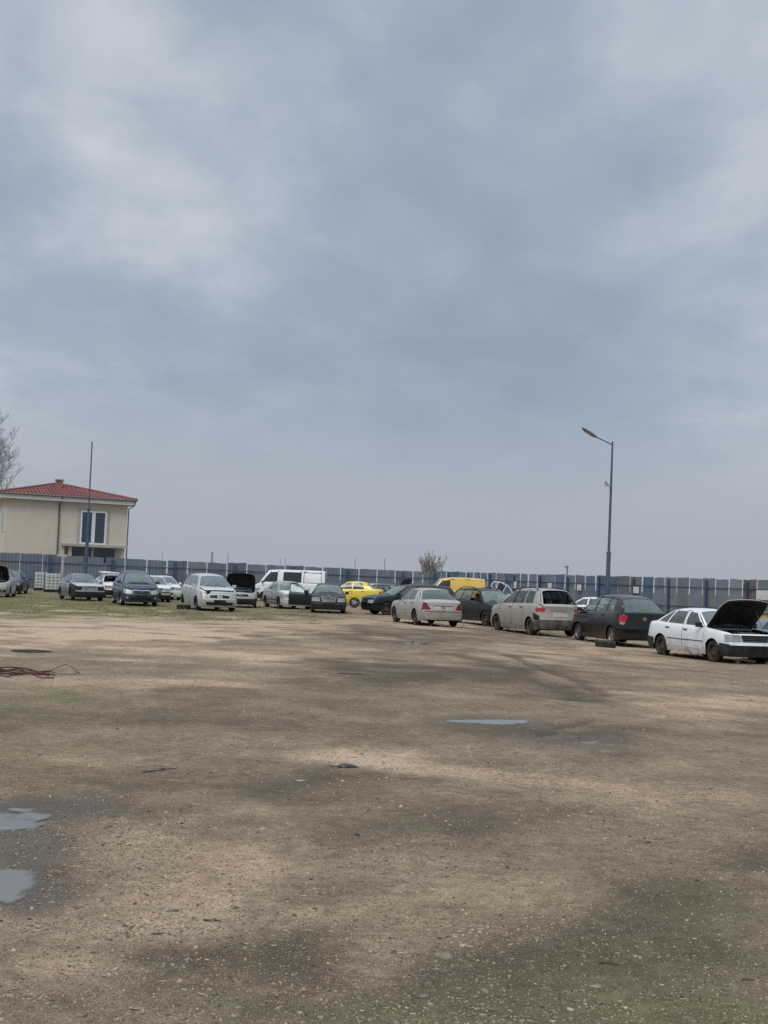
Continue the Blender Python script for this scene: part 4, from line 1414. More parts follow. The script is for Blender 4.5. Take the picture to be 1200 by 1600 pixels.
def gfun(X, Y):
    """height, masks"""
    base = tz(X)
    n1 = fbm(X * .35, Y * .35, 3) - .5
    n2 = fbm(X * 1.6, Y * 1.6, 11) - .5
    n3 = fbm(X * 7, Y * 7, 23, 3) - .5
    r = np.hypot(X, Y)
    fade = np.clip((140 - r) / 60, 0, 1)
    h = (n1 * .05 + n2 * .022 + n3 * .010 * np.clip((30 - r) / 20, 0, 1)) * fade
    U, V = uv_of(X, Y, base)
    front = Y > 1.5
    jx, jy = (fbm(X * .9, Y * .9, 41, 6) - .5) * 3.2, (fbm(X * .9, Y * .9, 57, 6) - .5) * 3.6
    tone = layer(U, V, TONE, jx, jy) * front * .9
    wet = np.clip(layer(U, V, WET, jx * .35, jy * .35), 0, 1) * front
    green = layer(U, V, GREEN, jx, jy) * front
    # tyre ruts
    rut = np.zeros_like(X)
    for ri_, (pts, wpx) in enumerate(RUTS):
        best = np.full_like(X, 9.0)
        for (a, b) in zip(pts[:-1], pts[1:]):
            ab = (b[0] - a[0], b[1] - a[1])
            l2 = ab[0] ** 2 + ab[1] ** 2
            tt = np.clip(((X - a[0]) * ab[0] + (Y - a[1]) * ab[1]) / l2, 0, 1)
            best = np.minimum(best, np.hypot(X - a[0] - tt * ab[0], Y - a[1] - tt * ab[1]))
        rut = np.maximum(rut, np.exp(-(best / wpx) ** 2) * np.clip(2.6 * fbm(X * 1.3, Y * 1.3, 77, 5) - .55, 0, 1.2) * (1.7 if ri_ < 3 else .42))
    pud = np.zeros_like(X)
    for u, v, ru, rv in PUD:
        q = np.sqrt(((U - u) / ru + jx * .2) ** 2 + ((V - v) / rv + jy * .25) ** 2) + (fbm(X * 2.6, Y * 2.6, 63) - .5) * 1.5
        pud = np.maximum(pud, np.clip(1.5 - q, 0, 1))
    pud *= front
    h = h + (fbm(X * 2.2, Y * 2.2, 191) - .5) * .05 * np.clip(pud * 2, 0, 1) + (fbm(X * 9, Y * 9, 197) - .5) * .012 * np.clip(pud * 2, 0, 1) - .038 * np.clip(pud, 0, 1) - .02 * rut * fade
    far = Y > 118
    green = np.where(far, .2, green)
    tone = np.where(far, -1.0, tone)
    return base + h, tone, wet, green, rut, pud


RUTS = []
for pts, wv_ in (([(725, 1012), (790, 1022), (850, 1045), (900, 1062), (945, 1086)], .16), ([(700, 1020), (760, 1032), (830, 1055), (880, 1075), (905, 1092)], .3),
                 ([(840, 1152), (880, 1135), (930, 1125)], .10), ([(140, 975), (260, 985), (420, 990)], .25), ([(-40, 1460), (150, 1370), (330, 1300), (560, 1230)], .22),
                 ([(100, 1560), (330, 1420), (560, 1330), (760, 1290)], .2), ([(1210, 1330), (1000, 1440), (800, 1560)], .25), ([(400, 1070), (560, 1075), (700, 1045), (900, 1045)], .45), ([(500, 990), (650, 1000), (820, 1000)], .4)):
    RUTS.append(([(G(*q).x, G(*q).y) for q in pts], wv_))

ths = np.concatenate([np.linspace(-180, -42, 36, endpoint=False), np.linspace(-42, -24, 60, endpoint=False), np.linspace(-24, 24, 460, endpoint=False), np.linspace(24, 42, 60, endpoint=False), np.linspace(42, 180, 36, endpoint=False)])
rs = [.3, .8, 1.4, 2.0, 2.6, 3.0]
while rs[-1] < 70:
    rs.append(rs[-1] * 1.0082)
while rs[-1] < 160:
    rs.append(rs[-1] * 1.02)
while rs[-1] < 9000:
    rs.append(rs[-1] * 1.25)
rs = np.array(rs)
TH, RR_ = np.meshgrid(np.radians(ths), rs)
X, Y = RR_ * np.sin(TH), RR_ * np.cos(TH)
Hh, tone, wet, green, rut, pud = gfun(X, Y)
nr, nc = X.shape
co = np.stack([X, Y, Hh], -1).reshape(-1, 3)
co = np.vstack([co, [[0, 0, Hh[0].mean()]]]).astype(np.float32)
idx = np.arange(nr * nc).reshape(nr, nc)
a = idx[:-1]; b = idx[1:]
qd = np.stack([a, np.roll(a, -1, 1), np.roll(b, -1, 1), b], -1).reshape(-1, 4)
me = bpy.data.meshes.new('ground')
me.vertices.add(len(co)); me.vertices.foreach_set('co', co.ravel())
tri = np.stack([np.full(nc, nr * nc), np.roll(idx[0], -1), idx[0]], -1)
me.loops.add(qd.size + tri.size)
me.loops.foreach_set('vertex_index', np.concatenate([qd.ravel(), tri.ravel()]).astype(np.int32))
me.polygons.add(len(qd) + len(tri))
me.polygons.foreach_set('loop_start', np.concatenate([np.arange(len(qd)) * 4, qd.size + np.arange(len(tri)) * 3]).astype(np.int32))
me.update(calc_edges=True)
me.validate()
at_ = me.attributes.new('yard', 'FLOAT_COLOR', 'POINT')
arr = np.stack([np.clip(tone * .5 + .5, 0, 1), np.clip(np.maximum(wet, pud * .9), 0, 1), np.clip(green, 0, 1), np.clip(rut, 0, 1)], -1).reshape(-1, 4)
arr = np.vstack([arr, [[.5, 0, 0, 0]]]).astype(np.float32)
at_.data.foreach_set('color', arr.ravel())
me.shade_smooth()
ground = bpy.data.objects.new('ground', me)
COL.objects.link(ground)
tag(ground, kind='structure')

m, nt, out = newmat('yard_ground')
t = NT(nt)
oc = t.coord()
at2 = t.n('ShaderNodeAttribute'); at2.attribute_name = 'yard'
sp3 = t.n('ShaderNodeSeparateColor')
nt.links.new(at2.outputs['Color'], sp3.inputs[0])
tn, wt, gr, ru = sp3.outputs[0], sp3.outputs[1], sp3.outputs[2], at2.outputs['Alpha']
nL = t.noise(.22, 5, .6, oc)
nM = t.noise(1.1, 12, .74, oc, .3)
nF = t.noise(9, 8, .78, oc)
nG = t.noise(55, 5, .8, oc)
nS = t.noise(2.6, 10, .72, t.mapping(oc, (1, .55, 1)), .6)
vor = t.n('ShaderNodeTexVoronoi'); vor.inputs['Scale'].default_value = 38
nt.links.new(oc, vor.inputs['Vector'])
vor2 = t.n('ShaderNodeTexVoronoi'); vor2.inputs['Scale'].default_value = 95
nt.links.new(oc, vor2.inputs['Vector'])
tt = t.math('ADD', t.math('ADD', t.math('MULTIPLY', tn, 1.22), -.06), t.math('MULTIPLY', t.math('SUBTRACT', nL, .5), .4))
tt = t.math('ADD', tt, t.math('MULTIPLY', t.math('SUBTRACT', nS, .5), .35))
tt = t.math('ADD', tt, t.math('MULTIPLY', t.math('SUBTRACT', nM, .5), .75))
tt = t.math('ADD', tt, t.math('MULTIPLY', t.math('SUBTRACT', nF, .5), 1.0), clamp=True)
rp = t.n('ShaderNodeValToRGB')
nt.links.new(tt, rp.inputs[0])
E_ = rp.color_ramp.elements
E_[0].position = .12; E_[0].color = (.110, .080, .053, 1)
E_[1].position = .95; E_[1].color = (.60, .452, .32, 1)
x = E_.new(.38); x.color = (.172, .128, .089, 1)
x = E_.new(.58); x.color = (.28, .208, .144, 1)
x = E_.new(.75); x.color = (.42, .314, .22, 1)
c = rp.outputs[0]
# crushed stone specks, each cell a stone of its own shade
sepc = t.n('ShaderNodeSeparateColor'); nt.links.new(vor.outputs['Color'], sepc.inputs[0])
stone = t.math('MULTIPLY', t.ramp(vor.outputs['Distance'], .42, .28), t.ramp(sepc.outputs[0], .62, .72))
stone = t.math('MULTIPLY', stone, t.ramp(t.math('ADD', nM, t.math('MULTIPLY', tn, .25)), .5, .78))
c = t.mix(t.math('MULTIPLY', stone, .6), c, (.44, .37, .26))
sep2 = t.n('ShaderNodeSeparateColor'); nt.links.new(vor2.outputs['Color'], sep2.inputs[0])
spk = t.math('MULTIPLY', t.ramp(vor2.outputs['Distance'], .5, .3), sep2.outputs[1])
c = t.mix(t.math('MULTIPLY', spk, .72), c, t.mix(sep2.outputs[0], (.06, .045, .03), (.58, .47, .33)))
c = t.mix(t.math('MULTIPLY', t.ramp(nG, .45, .7), .5), c, (.09, .07, .048))
# mud in ruts
c = t.mix(t.math('MULTIPLY', ru, t.math('ADD', .1, t.math('MULTIPLY', nF, .95)), clamp=True), c, (.075, .058, .042))
# grass stain
gm = t.math('MULTIPLY', gr, t.ramp(t.math('ADD', t.math('MULTIPLY', nM, .7), t.math('MULTIPLY', nF, .5)), .42, .66), clamp=True)
gc = t.mix(t.ramp(nF, .3, .7), (.080, .098, .03), (.19, .175, .075))
c = t.mix(t.math('MULTIPLY', gm, .95), c, gc)
# damp
wd_ = t.ramp(t.math('ADD', wt, t.math('MULTIPLY', t.math('SUBTRACT', nF, .5), .55)), .05, 1.05)
c = t.mix(t.math('MULTIPLY', wd_, .72), c, (.072, .058, .044))
rg = t.math('SUBTRACT', .95, t.math('MULTIPLY', wd_, .42))
bh = t.math('ADD', t.math('MULTIPLY', nF, .7), t.math('ADD', t.math('MULTIPLY', spk, .35), t.math('MULTIPLY', stone, .5)))
bh = t.math('ADD', bh, t.math('MULTIPLY', nG, .3))
nt.links.new(t.bsdf(c, rg, 0, t.math('ADD', .1, t.math('MULTIPLY', wd_, .3)), normal=t.bump(bh, .8, .03)), out.inputs[0])
me.materials.append(m)

# puddles: level sheets of water lying in the hollows
wm2, nt, out = newmat('puddle_water')
t = NT(nt)
oc = t.coord()
nz = t.noise(9, 3, .5, oc)
tr = t.n('ShaderNodeBsdfTransparent'); tr.inputs[0].default_value = (.62, .57, .5, 1)
sl = t.n('ShaderNodeBsdfDiffuse'); sl.inputs[0].default_value = (.30, .275, .235, 1)
ms = t.n('ShaderNodeMixShader'); ms.inputs[0].default_value = .4
gl = t.n('ShaderNodeBsdfGlossy'); gl.inputs['Roughness'].default_value = .03
nt.links.new(t.bump(nz, .05, .01), gl.inputs['Normal'])
lw = t.n('ShaderNodeLayerWeight')
mx = t.n('ShaderNodeMixShader')
nt.links.new(t.math('ADD', .03, t.math('MULTIPLY', .97, t.math('POWER', lw.outputs['Facing'], 3.3)), clamp=True), mx.inputs[0])
nt.links.new(tr.outputs[0], ms.inputs[1]); nt.links.new(sl.outputs[0], ms.inputs[2])
nt.links.new(ms.outputs[0], mx.inputs[1]); nt.links.new(gl.outputs[0], mx.inputs[2])
# where the film of water thins out the mud shows through
da = t.n('ShaderNodeAttribute'); da.attribute_name = 'depth'
cl_ = t.n('ShaderNodeBsdfTransparent')
mf = t.n('ShaderNodeMixShader')
nt.links.new(t.ramp(t.math('ADD', da.outputs['Fac'], t.math('MULTIPLY', t.math('SUBTRACT', t.noise(16, 5, .65, oc), .5), .9)), .1, .95), mf.inputs[0])
nt.links.new(cl_.outputs[0], mf.inputs[1]); nt.links.new(mx.outputs[0], mf.inputs[2])
nt.links.new(mf.outputs[0], out.inputs[0])
for k, (u, v, ru_, rv_) in enumerate(PUD):
    rows = [[G(u + ru_ * r * math.cos(q), v - rv_ * r * math.sin(q)) for q in np.linspace(0, 2 * PI, 121)] for r in np.linspace(0.01, 1.9, 44)]
    ring = rows[19] + rows[22]
    he = gfun(np.array([p_.x for p_ in ring]), np.array([p_.y for p_ in ring]))[0]
    lev = float(np.percentile(he, 68) + .002)
    flat = [p_ for row in rows for p_ in row]
    dep = lev - gfun(np.array([p_.x for p_ in flat]), np.array([p_.y for p_ in flat]))[0]
    me_ = bpy.data.meshes.new('puddle')
    nq = 121
    me_.from_pydata([(p_.x, p_.y, lev) for p_ in flat], [], [(a * nq + b, a * nq + b + 1, (a + 1) * nq + b + 1, (a + 1) * nq + b) for a in range(43) for b in range(120)])
    at3 = me_.attributes.new('depth', 'FLOAT', 'POINT')
    at3.data.foreach_set('value', np.clip(dep * 60, 0, 1).astype(np.float32))
    me_.materials.append(wm2)
    po = bpy.data.objects.new('puddle', me_)
    COL.objects.link(po)
    tag(po, kind='structure')


# ------------------------------------------------------------------ gravel, grass
def scatter(name, base_v, base_f, pos, rot, scl, colr, mat, smooth=False):
    n = len(pos)
    nv = len(base_v[0])
    vi = np.random.randint(0, len(base_v), n)
    bv = np.array(base_v)[vi]
    ca, sa = np.cos(rot), np.sin(rot)
    vx = bv[:, :, 0] * scl[:, None, 0]; vy = bv[:, :, 1] * scl[:, None, 1]; vz = bv[:, :, 2] * scl[:, None, 2]
    xx_ = vx * ca[:, None] - vy * sa[:, None] + pos[:, None, 0]
    yy_ = vx * sa[:, None] + vy * ca[:, None] + pos[:, None, 1]
    zz_ = vz + pos[:, None, 2]
    co_ = np.stack([xx_, yy_, zz_], -1).reshape(-1, 3).astype(np.float32)
    f = np.array(base_f)
    k = f.shape[1]
    fi = (f[None] + (np.arange(n) * nv)[:, None, None]).reshape(-1).astype(np.int32)
    me_ = bpy.data.meshes.new(name)
    me_.vertices.add(len(co_)); me_.vertices.foreach_set('co', co_.ravel())
    me_.loops.add(len(fi)); me_.loops.foreach_set('vertex_index', fi)
    me_.polygons.add(len(fi) // k); me_.polygons.foreach_set('loop_start', np.arange(0, len(fi), k, dtype=np.int32))
    me_.update(calc_edges=True)
    ca_ = me_.attributes.new('shade', 'FLOAT_COLOR', 'POINT')
    cl = np.repeat(np.concatenate([colr, np.ones((n, 1))], 1), nv, 0).astype(np.float32)
    ca_.data.foreach_set('color', cl.ravel())
    if smooth:
        me_.shade_smooth()
    me_.materials.append(mat)
    o_ = bpy.data.objects.new(name, me_)
    COL.objects.link(o_)
    return o_


def attrmat(name, rough=.85, spec=.3, bump=0.0, vs=60, trans=False):
    m_, nt_, out_ = newmat(name)
    t_ = NT(nt_)
    a_ = t_.n('ShaderNodeAttribute'); a_.attribute_name = 'shade'
    nz_ = t_.noise(vs, 4, .6, t_.coord())
    c_ = t_.mix(t_.math('MULTIPLY', nz_, .5), a_.outputs['Color'], (.10, .085, .065))
    nt_.links.new(t_.bsdf(c_, rough, 0, spec, normal=t_.bump(nz_, .4, .01) if bump else None), out_.inputs[0])
    return m_


np.random.seed(5)


def onw(u):
    a_, b_ = P(33, hz(33), 95), P(660, hz(660), 112)
    k = (u - 33) / 627
    d_ = ray(u, hz(u)); s_ = d_.x / d_.y
    t_ = (s_ * a_.y - a_.x) / ((b_.x - a_.x) - s_ * (b_.y - a_.y))
    return (a_.x + (b_.x - a_.x) * t_, a_.y + (b_.y - a_.y) * t_)

bm = bmesh.new()
bmesh.ops.create_icosphere(bm, subdivisions=1, radius=1)
bm.verts.ensure_lookup_table()
iv = np.array([v_.co[:] for v_ in bm.verts])
ifc = [[v_.index for v_ in f_.verts] for f_ in bm.faces]
bm.free()
variants = []
for k in range(10):
    q = iv * (1 + np.random.uniform(-.5, .4, (len(iv), 1)))
    q[:, 2] = np.clip(q[:, 2], -.5, .75)
    variants.append(q)
NS = 90000
uu = np.random.uniform(-260, 1460, NS)
vv = 1085 + 560 * np.random.uniform(0, 1, NS) ** .8
dxyz = np.array([ray(1, 1)])
d_ = np.array(RT)[None] * ((uu - 600) / F)[:, None] + np.array(UP)[None] * ((800 - vv) / F)[:, None] + np.array(FW)[None]
kk = -EYE / d_[:, 2]
sx, sy = d_[:, 0] * kk, d_[:, 1] * kk
CL = [(150, 1330, 110, 50, 1.6), (250, 1290, 90, 24, 1.0), (230, 1210, 50, 14, .5), (650, 1350, 140, 40, .8), (900, 1230, 180, 36, .9), (1000, 1290, 120, 40, .7), (680, 1490, 120, 50, .5), (820, 1440, 150, 30, .4), (560, 1560, 180, 60, .3), (880, 1570, 160, 50, .25), (1100, 1530, 120, 60, .2), (560, 1210, 140, 24, .5), (320, 1440, 200, 40, .3), (150, 1440, 160, 30, .5), (60, 1570, 120, 40, .25), (500, 1400, 80, 16, .4), (700, 1210, 120, 20, .5)]
jx, jy = (fbm(sx * .9, sy * .9, 141) - .5) * 1.2, (fbm(sx * .9, sy * .9, 157) - .5) * 1.4
dens = .07 + layer(uu, vv, CL, jx, jy)
dens *= .25 + 1.6 * np.clip(fbm(sx * 2.2, sy * 2.2, 91) - .3, 0, 1)
keep = np.random.uniform(0, 1, NS) < np.clip(dens * np.where(vv > 1480, .55, .85), 0, 1)
sx, sy = sx[keep], sy[keep]
n = len(sx)
gh_, _, wt_, _, _, pd_ = gfun(sx, sy)
size = np.exp(np.random.normal(math.log(.0058), .5, n))
size = np.clip(size, .0025, .03)
big = np.random.uniform(0, 1, n) < .012
size[big] *= 1.7
scl = np.stack([size * np.random.uniform(.8, 1.9, n), size * np.random.uniform(.6, 1.1, n), size * np.random.uniform(.14, .32, n)], -1)
pos = np.stack([sx, sy, gh_ - size * .02], -1)
lum = np.clip(np.random.normal(.25, .085, n), .08, .48)
dk = np.random.uniform(0, 1, n) < .05
lum[dk] = .05
colr = np.stack([lum * 1.2, lum * .99, lum * .70], -1)
go = scatter('gravel', variants, ifc, pos, np.random.uniform(0, 6.28, n), scl, colr, attrmat('gravel_stone', bump=1))
tag(go, 'pale crushed stones scattered over the yard', 'gravel', kind='stuff')
print('gravel', n)
octv = np.array([(1, 0, 0), (-1, 0, 0), (0, 1, 0), (0, -1, 0), (0, 0, 1), (0, 0, -.6)], float)
octf = [(0, 2, 4), (2, 1, 4), (1, 3, 4), (3, 0, 4), (2, 0, 5), (1, 2, 5), (3, 1, 5), (0, 3, 5)]
ov_ = [octv * (1 + np.random.uniform(-.35, .35, (6, 1))) for _ in range(10)]
NS = 190000
uu = np.random.uniform(-120, 1320, NS)
vv = 1030 + 600 * np.random.uniform(0, 1, NS) ** .9
d_ = np.array(RT)[None] * ((uu - 600) / F)[:, None] + np.array(UP)[None] * ((800 - vv) / F)[:, None] + np.array(FW)[None]
kk = -EYE / d_[:, 2]
sx, sy = d_[:, 0] * kk, d_[:, 1] * kk
jx, jy = (fbm(sx * .9, sy * .9, 41, 6) - .5) * 3.2, (fbm(sx * .9, sy * .9, 57, 6) - .5) * 3.6
tn_ = layer(uu, vv, TONE, jx, jy)
dens = .42 + .4 * tn_ + layer(uu, vv, CL, jx * .4, jy * .4) * .4
dens *= .3 + 1.5 * np.clip(fbm(sx * 1.7, sy * 1.7, 291, 5) - .25, 0, 1)
keep = np.random.uniform(0, 1, NS) < np.clip(dens, .04, 1)
sx, sy = sx[keep], sy[keep]
n = len(sx)
gh_, _, wt_, _, _, pd_ = gfun(sx, sy)
r_ = np.hypot(sx, sy)
size = np.clip(np.exp(np.random.normal(math.log(.0030), .45, n)) * (.6 + r_ / 9), .0016, .022)
scl = np.stack([size * np.random.uniform(.8, 1.6, n), size * np.random.uniform(.7, 1.1, n), size * np.random.uniform(.35, .7, n)], -1)
lum = np.clip(np.random.normal(.28, .13, n), .04, .6)
colr = np.stack([lum * 1.18, lum * .9, lum * .60], -1)
go = scatter('grit', ov_, octf, np.stack([sx, sy, gh_], -1), np.random.uniform(0, 6.28, n), scl, colr, bpy.data.materials['gravel_stone'])
tag(go, 'fine grit lying all over the bare dirt of the yard', 'grit', kind='stuff')
print('grit', n)

# dark clods and bits (individually placed ones are things, see below)
NG = 60000
uu = np.random.uniform(-150, 1350, NG)
vv = np.random.uniform(918, 1125, NG)
d_ = np.array(RT)[None] * ((uu - 600) / F)[:, None] + np.array(UP)[None] * ((800 - vv) / F)[:, None] + np.array(FW)[None]
kk = -EYE / d_[:, 2]
gx, gy = d_[:, 0] * kk, d_[:, 1] * kk
sel = (kk > 0) & (gy < 108) & (gy > 42)
gx, gy = gx[sel], gy[sel]
ghh, _, _, gg, _, _ = gfun(gx, gy)
sel = np.random.uniform(0, 1, len(gx)) < np.clip(gg * 1.1 * (fbm(gx * .8, gy * .8, 5) * 2 - .45), 0, 1)
gx, gy, ghh = gx[sel], gy[sel], ghh[sel]
# tall growth along the foot of the fence
n = len(gx)
blades = []
for k in range(8):
    vs_ = []
    for b_ in range(6):
        a_ = rnd.uniform(0, 6.28); r_ = rnd.uniform(.0, .5)
        px, py = r_ * math.cos(a_ * 2), r_ * math.sin(a_ * 2)
        w_ = .05
        ln_ = rnd.uniform(.3, .9)
        vs_ += [(px - w_ * math.sin(a_), py + w_ * math.cos(a_), -.05), (px + w_ * math.sin(a_), py - w_ * math.cos(a_), -.05), (px + ln_ * math.cos(a_), py + ln_ * math.sin(a_), rnd.uniform(.5, 1.1))]
    blades.append(vs_)
bf = [[i * 3, i * 3 + 1, i * 3 + 2] for i in range(6)]
hs = np.random.uniform(.035, .10, n)
scl = np.stack([hs * 1.4, hs * 1.4, hs], -1)
mixv = np.random.uniform(0, 1, (n, 1))
colr = np.array([[.10, .135, .035]]) * (1 - mixv) + np.array([[.26, .23, .12]]) * mixv
gm_ = attrmat('grass_blades', .8, .2)
# taller weeds at the foot of the fence and round the standing cars
ex, ey, eh = [], [], []
for k in range(2600):
    u_ = rnd.uniform(-60, 660)
    q_ = onw(u_)
    ex.append(q_[0] + rnd.uniform(-.2, .2)); ey.append(q_[1] - rnd.uniform(.15, 1.1) ** 2 - .1); eh.append(rnd.uniform(.08, .38))
for k in range(900):
    t_ = rnd.random()
    ex.append(5.0 + 19.2 * t_ - rnd.uniform(.1, .9)); ey.append(108 - 29 * t_ - rnd.uniform(.1, .6)); eh.append(rnd.uniform(.08, .4))
for kk_ in CARS.values():
    c0 = kk_[0].location
    for k in range(26):
        a_ = rnd.uniform(0, 2 * PI)
        ex.append(c0.x + 1.25 * math.cos(a_) + rnd.uniform(-.3, .3)); ey.append(c0.y + 2.2 * math.sin(a_) + rnd.uniform(-.4, .4)); eh.append(rnd.uniform(.05, .20))
ex, ey, eh = np.array(ex), np.array(ey), np.array(eh)
gx, gy = np.concatenate([gx, ex]), np.concatenate([gy, ey])
ghh = np.concatenate([ghh, gfun(ex, ey)[0]])
scl = np.concatenate([scl, np.stack([eh * .8, eh * .8, eh], -1)])
m2_ = np.random.uniform(.2, 1, (len(ex), 1))
colr = np.concatenate([colr, np.array([[.10, .115, .045]]) * (1 - m2_) + np.array([[.30, .255, .15]]) * m2_])
n = len(gx)
go = scatter('grass', blades, bf, np.stack([gx, gy, ghh], -1), np.random.uniform(0, 6.28, n), scl, colr, gm_)
tag(go, 'short patchy grass around the parked cars on the left', 'grass', kind='stuff')
print('grass', n)

# ------------------------------------------------------------------ fences of corrugated sheet
def sheetmat(name, col, col2, rust=0.0):
    m_, nt_, out_ = newmat(name)
    t_ = NT(nt_)
    oc_ = t_.coord()
    n1 = t_.noise(1.2, 5, .6, oc_)
    n2 = t_.noise(5, 5, .65, t_.mapping(oc_, (1, 1, .18)))
    c_ = t_.mix(t_.ramp(n1, .3, .7), col, col2)
    c_ = t_.mix(t_.math('MULTIPLY', t_.ramp(n2, .55, .8), .4), c_, tuple(x * 1.5 for x in col2))
    if rust:
        n3 = t_.noise(3.0, 6, .7, t_.mapping(oc_, (1, 1, .6)))
        c_ = t_.mix(t_.math('MULTIPLY', t_.ramp(n3, .5, .62), rust), c_, (.10, .045, .035))
    nt_.links.new(t_.bsdf(c_, .5, .25, .5), out_.inputs[0])
    return m_


SH = [sheetmat('zinc_sheet', (.195, .232, .272), (.155, .19, .23)), sheetmat('pale_zinc_sheet', (.24, .27, .295), (.185, .22, .255)), sheetmat('dull_sheet', (.16, .185, .21), (.18, .205, .228), .12),
      sheetmat('blue_sheet', (.105, .155, .235), (.085, .135, .205)), sheetmat('dark_blue_sheet', (.15, .188, .238), (.13, .165, .21)), sheetmat('rusty_sheet', (.16, .175, .19), (.12, .13, .145), .9),
      sheetmat('brownish_sheet', (.16, .175, .19), (.17, .18, .19), .2)]
POSTB = simple('post_blue', (.055, .095, .175), .5, var=.2)
RAILM = simple('rail_dark', (.045, .065, .10), .55)


def fence(name, label, a, b, ua, ub, gaps, ytop, mats, postat, gapw, rails=(.62, 1.95), base=-.25, pitch=.24, rib=.035):
    """a,b world points (plan) of the line, seen at ua,ub; gaps: pixel columns where two sheets meet"""
    root = empty(name, (a.x, a.y, 0))
    tag(root, label, 'fence')
    A, B = Vector((a.x, a.y)), Vector((b.x, b.y))

    def on(u):
        d = ray(u, hz(u))
        s_ = d.x / d.y
        # A + (B-A) t with X = s Y
        t_ = (s_ * A.y - A.x) / ((B.x - A.x) - s_ * (B.y - A.y))
        return A + (B - A) * t_
    dirn = (B - A).normalized()
    nrm = Vector((dirn.y, -dirn.x))
    if nrm.dot(-A) < 0:
        nrm = -nrm
    off = Vector((a.x, a.y))
    prev = {}
    for i in range(len(gaps) - 1):
        p0, p1 = on(gaps[i]), on(gaps[i + 1])
        um = (gaps[i] + gaps[i + 1]) / 2
        mid = (p0 + p1) / 2
        d = ray(um, ytop(um))
        zt = EYE + d.z * mid.y / d.y
        ztr = zt
        zt += rnd.uniform(-.03, .03)
        g = gapw * rnd.uniform(.75, 1.25)
        if rnd.random() < .12:
            g *= .3
        q0 = p0 + dirn * g / 2 - off
        q1 = p1 - dirn * g / 2 - off
        ln_ = (q1 - q0).length
        zb_ = float(tz(mid.x)) + .05 + base * 0
        lean = rnd.uniform(-.02, .02)
        # trapezoidal ribs
        n = max(2, int(ln_ / pitch))
        st = ln_ / n
        xs, ys = [0], [0]
        for k in range(n):
            for f_, h_ in ((.15, 0), (.3, rib), (.7, rib), (.85, 0)):
                xs.append((k + f_) * st); ys.append(h_)
        xs.append(ln_); ys.append(0)
        rows = []
        for z, k in ((zb_, 0), (zb_ + (zt - zb_) * .5, .5), (zt, 1)):
            r = []
            for x_, y_ in zip(xs, ys):
                w_ = q0 + dirn * (x_ + lean * k * .6) + nrm * (y_ * .9 + lean * k)
                bow_ = .03 * math.sin(k * 3 + i * 1.7) + (.045 * math.sin(x_ * 2.2 + i) if k == 1 else 0)
                r.append((w_.x + nrm.x * bow_, w_.y + nrm.y * bow_, z + (lean * 1.4 * x_ + .014 * math.sin(x_ * 5 + i * 2.3) if k == 1 else 0)))
            rows.append(r)
        o_ = MB().grid(rows).build('sheet', mats[i % len(mats)] if not callable(mats) else mats(um), root, smooth=False)
        md_ = o_.modifiers.new('thickness', 'SOLIDIFY'); md_.thickness = .006
        c_ = (q0 + q1) / 2 + nrm * (rib + .045)
        ext = (p1 - p0) / 2
        for r_ in rails:
            mb_ = prev.setdefault(r_, MB())
            e0, e1 = (p0 - off) + nrm * (rib + .04), (p1 - off) + nrm * (rib + .04)
            z_ = 2.6 - r_ + (ztr - 2.6) * 1.0
            mb_.tube([(e0.x, e0.y, z_), (e1.x, e1.y, z_)], .032, 4)
        if postat(i, um):
            pc = (q0 * .62 + q1 * .38) + nrm * (rib + .10)
            MB().box((pc.x, pc.y, (zt - .12 + zb_) / 2), (.12, .12, zt - .12 - zb_), 0, Matrix.Rotation(math.atan2(dirn.y, dirn.x), 3, 'Z')).build('post', POSTB, root)
    for r_ in prev:
        prev[r_].build('rail', RAILM, root)
    return on, nrm


YT_B = lambda u: float(np.interp(u, [-120, 0, 200, 400, 600, 690], [857.5, 863.3, 872.8, 881.8, 890.8, 893.5]))
YT_R = lambda u: float(np.interp(u, [680, 1058, 1183, 1400], [892.6, 903, 906.2, 911]))
A_ = P(33, hz(33), 95); B_ = P(660, hz(660), 112)
gB = [-105, -70, -36, -3, 30.8, 65.5, 98, 131, 163, 195.5, 228.5, 260.5, 292, 323.5, 354, 385, 415, 445, 474.5, 503.5, 532, 560.5, 588, 617, 645, 660.5, 672, 688]
def mB(u):
    if u > 672: return SH[4]
    if u > 660: return SH[0]
    if u > 645: return SH[1]
    if u < 66 and u > 30: return SH[4]
    return SH[(0, 0, 4, 1, 0, 4)[int(u / 31) % 6]]
onB, nB_ = fence('corrugated_fence', 'blue grey corrugated sheet fence across the back of the yard below the house', A_, B_, 33, 660, gB, YT_B, mB, lambda i, u: i % 3 == 2 or 672 < u, .125)
C_ = P(688, hz(688), 108); D_ = P(1183, hz(1183), 79)
gR = [688.5, 697.5, 707, 717.5, 727.5, 739, 750.5, 762, 775, 787, 799.5, 812.5, 825, 839, 853.5, 867.5, 882, 898, 914, 931, 947.5, 965, 984, 1003, 1021, 1039, 1057.5, 1077, 1097, 1117.5, 1139, 1159.5, 1183, 1208, 1234, 1262, 1292, 1324, 1358]
rpat = [2, 3, 2, 3, 0, 2, 4, 2, 4, 0, 3, 2, 2, 0, 3, 4, 2, 3, 0, 2, 2, 3, 3]
def mR(u):
    if 931 < u < 948: return SH[3]
    if 948 < u < 965: return SH[3]
    if 965 < u < 1003: return SH[6]
    if 1003 < u < 1021: return SH[3]
    if 1159 < u < 1183: return SH[5]
    if u > 1021: return SH[(2, 0, 1, 2, 0)[int(u / 20) % 5]]
    if 853 < u < 882: return SH[3] if u > 868 else SH[0]
    return SH[(2, 4, 0, 4, 2, 3, 2)[int(u / 11.5) % 7]]
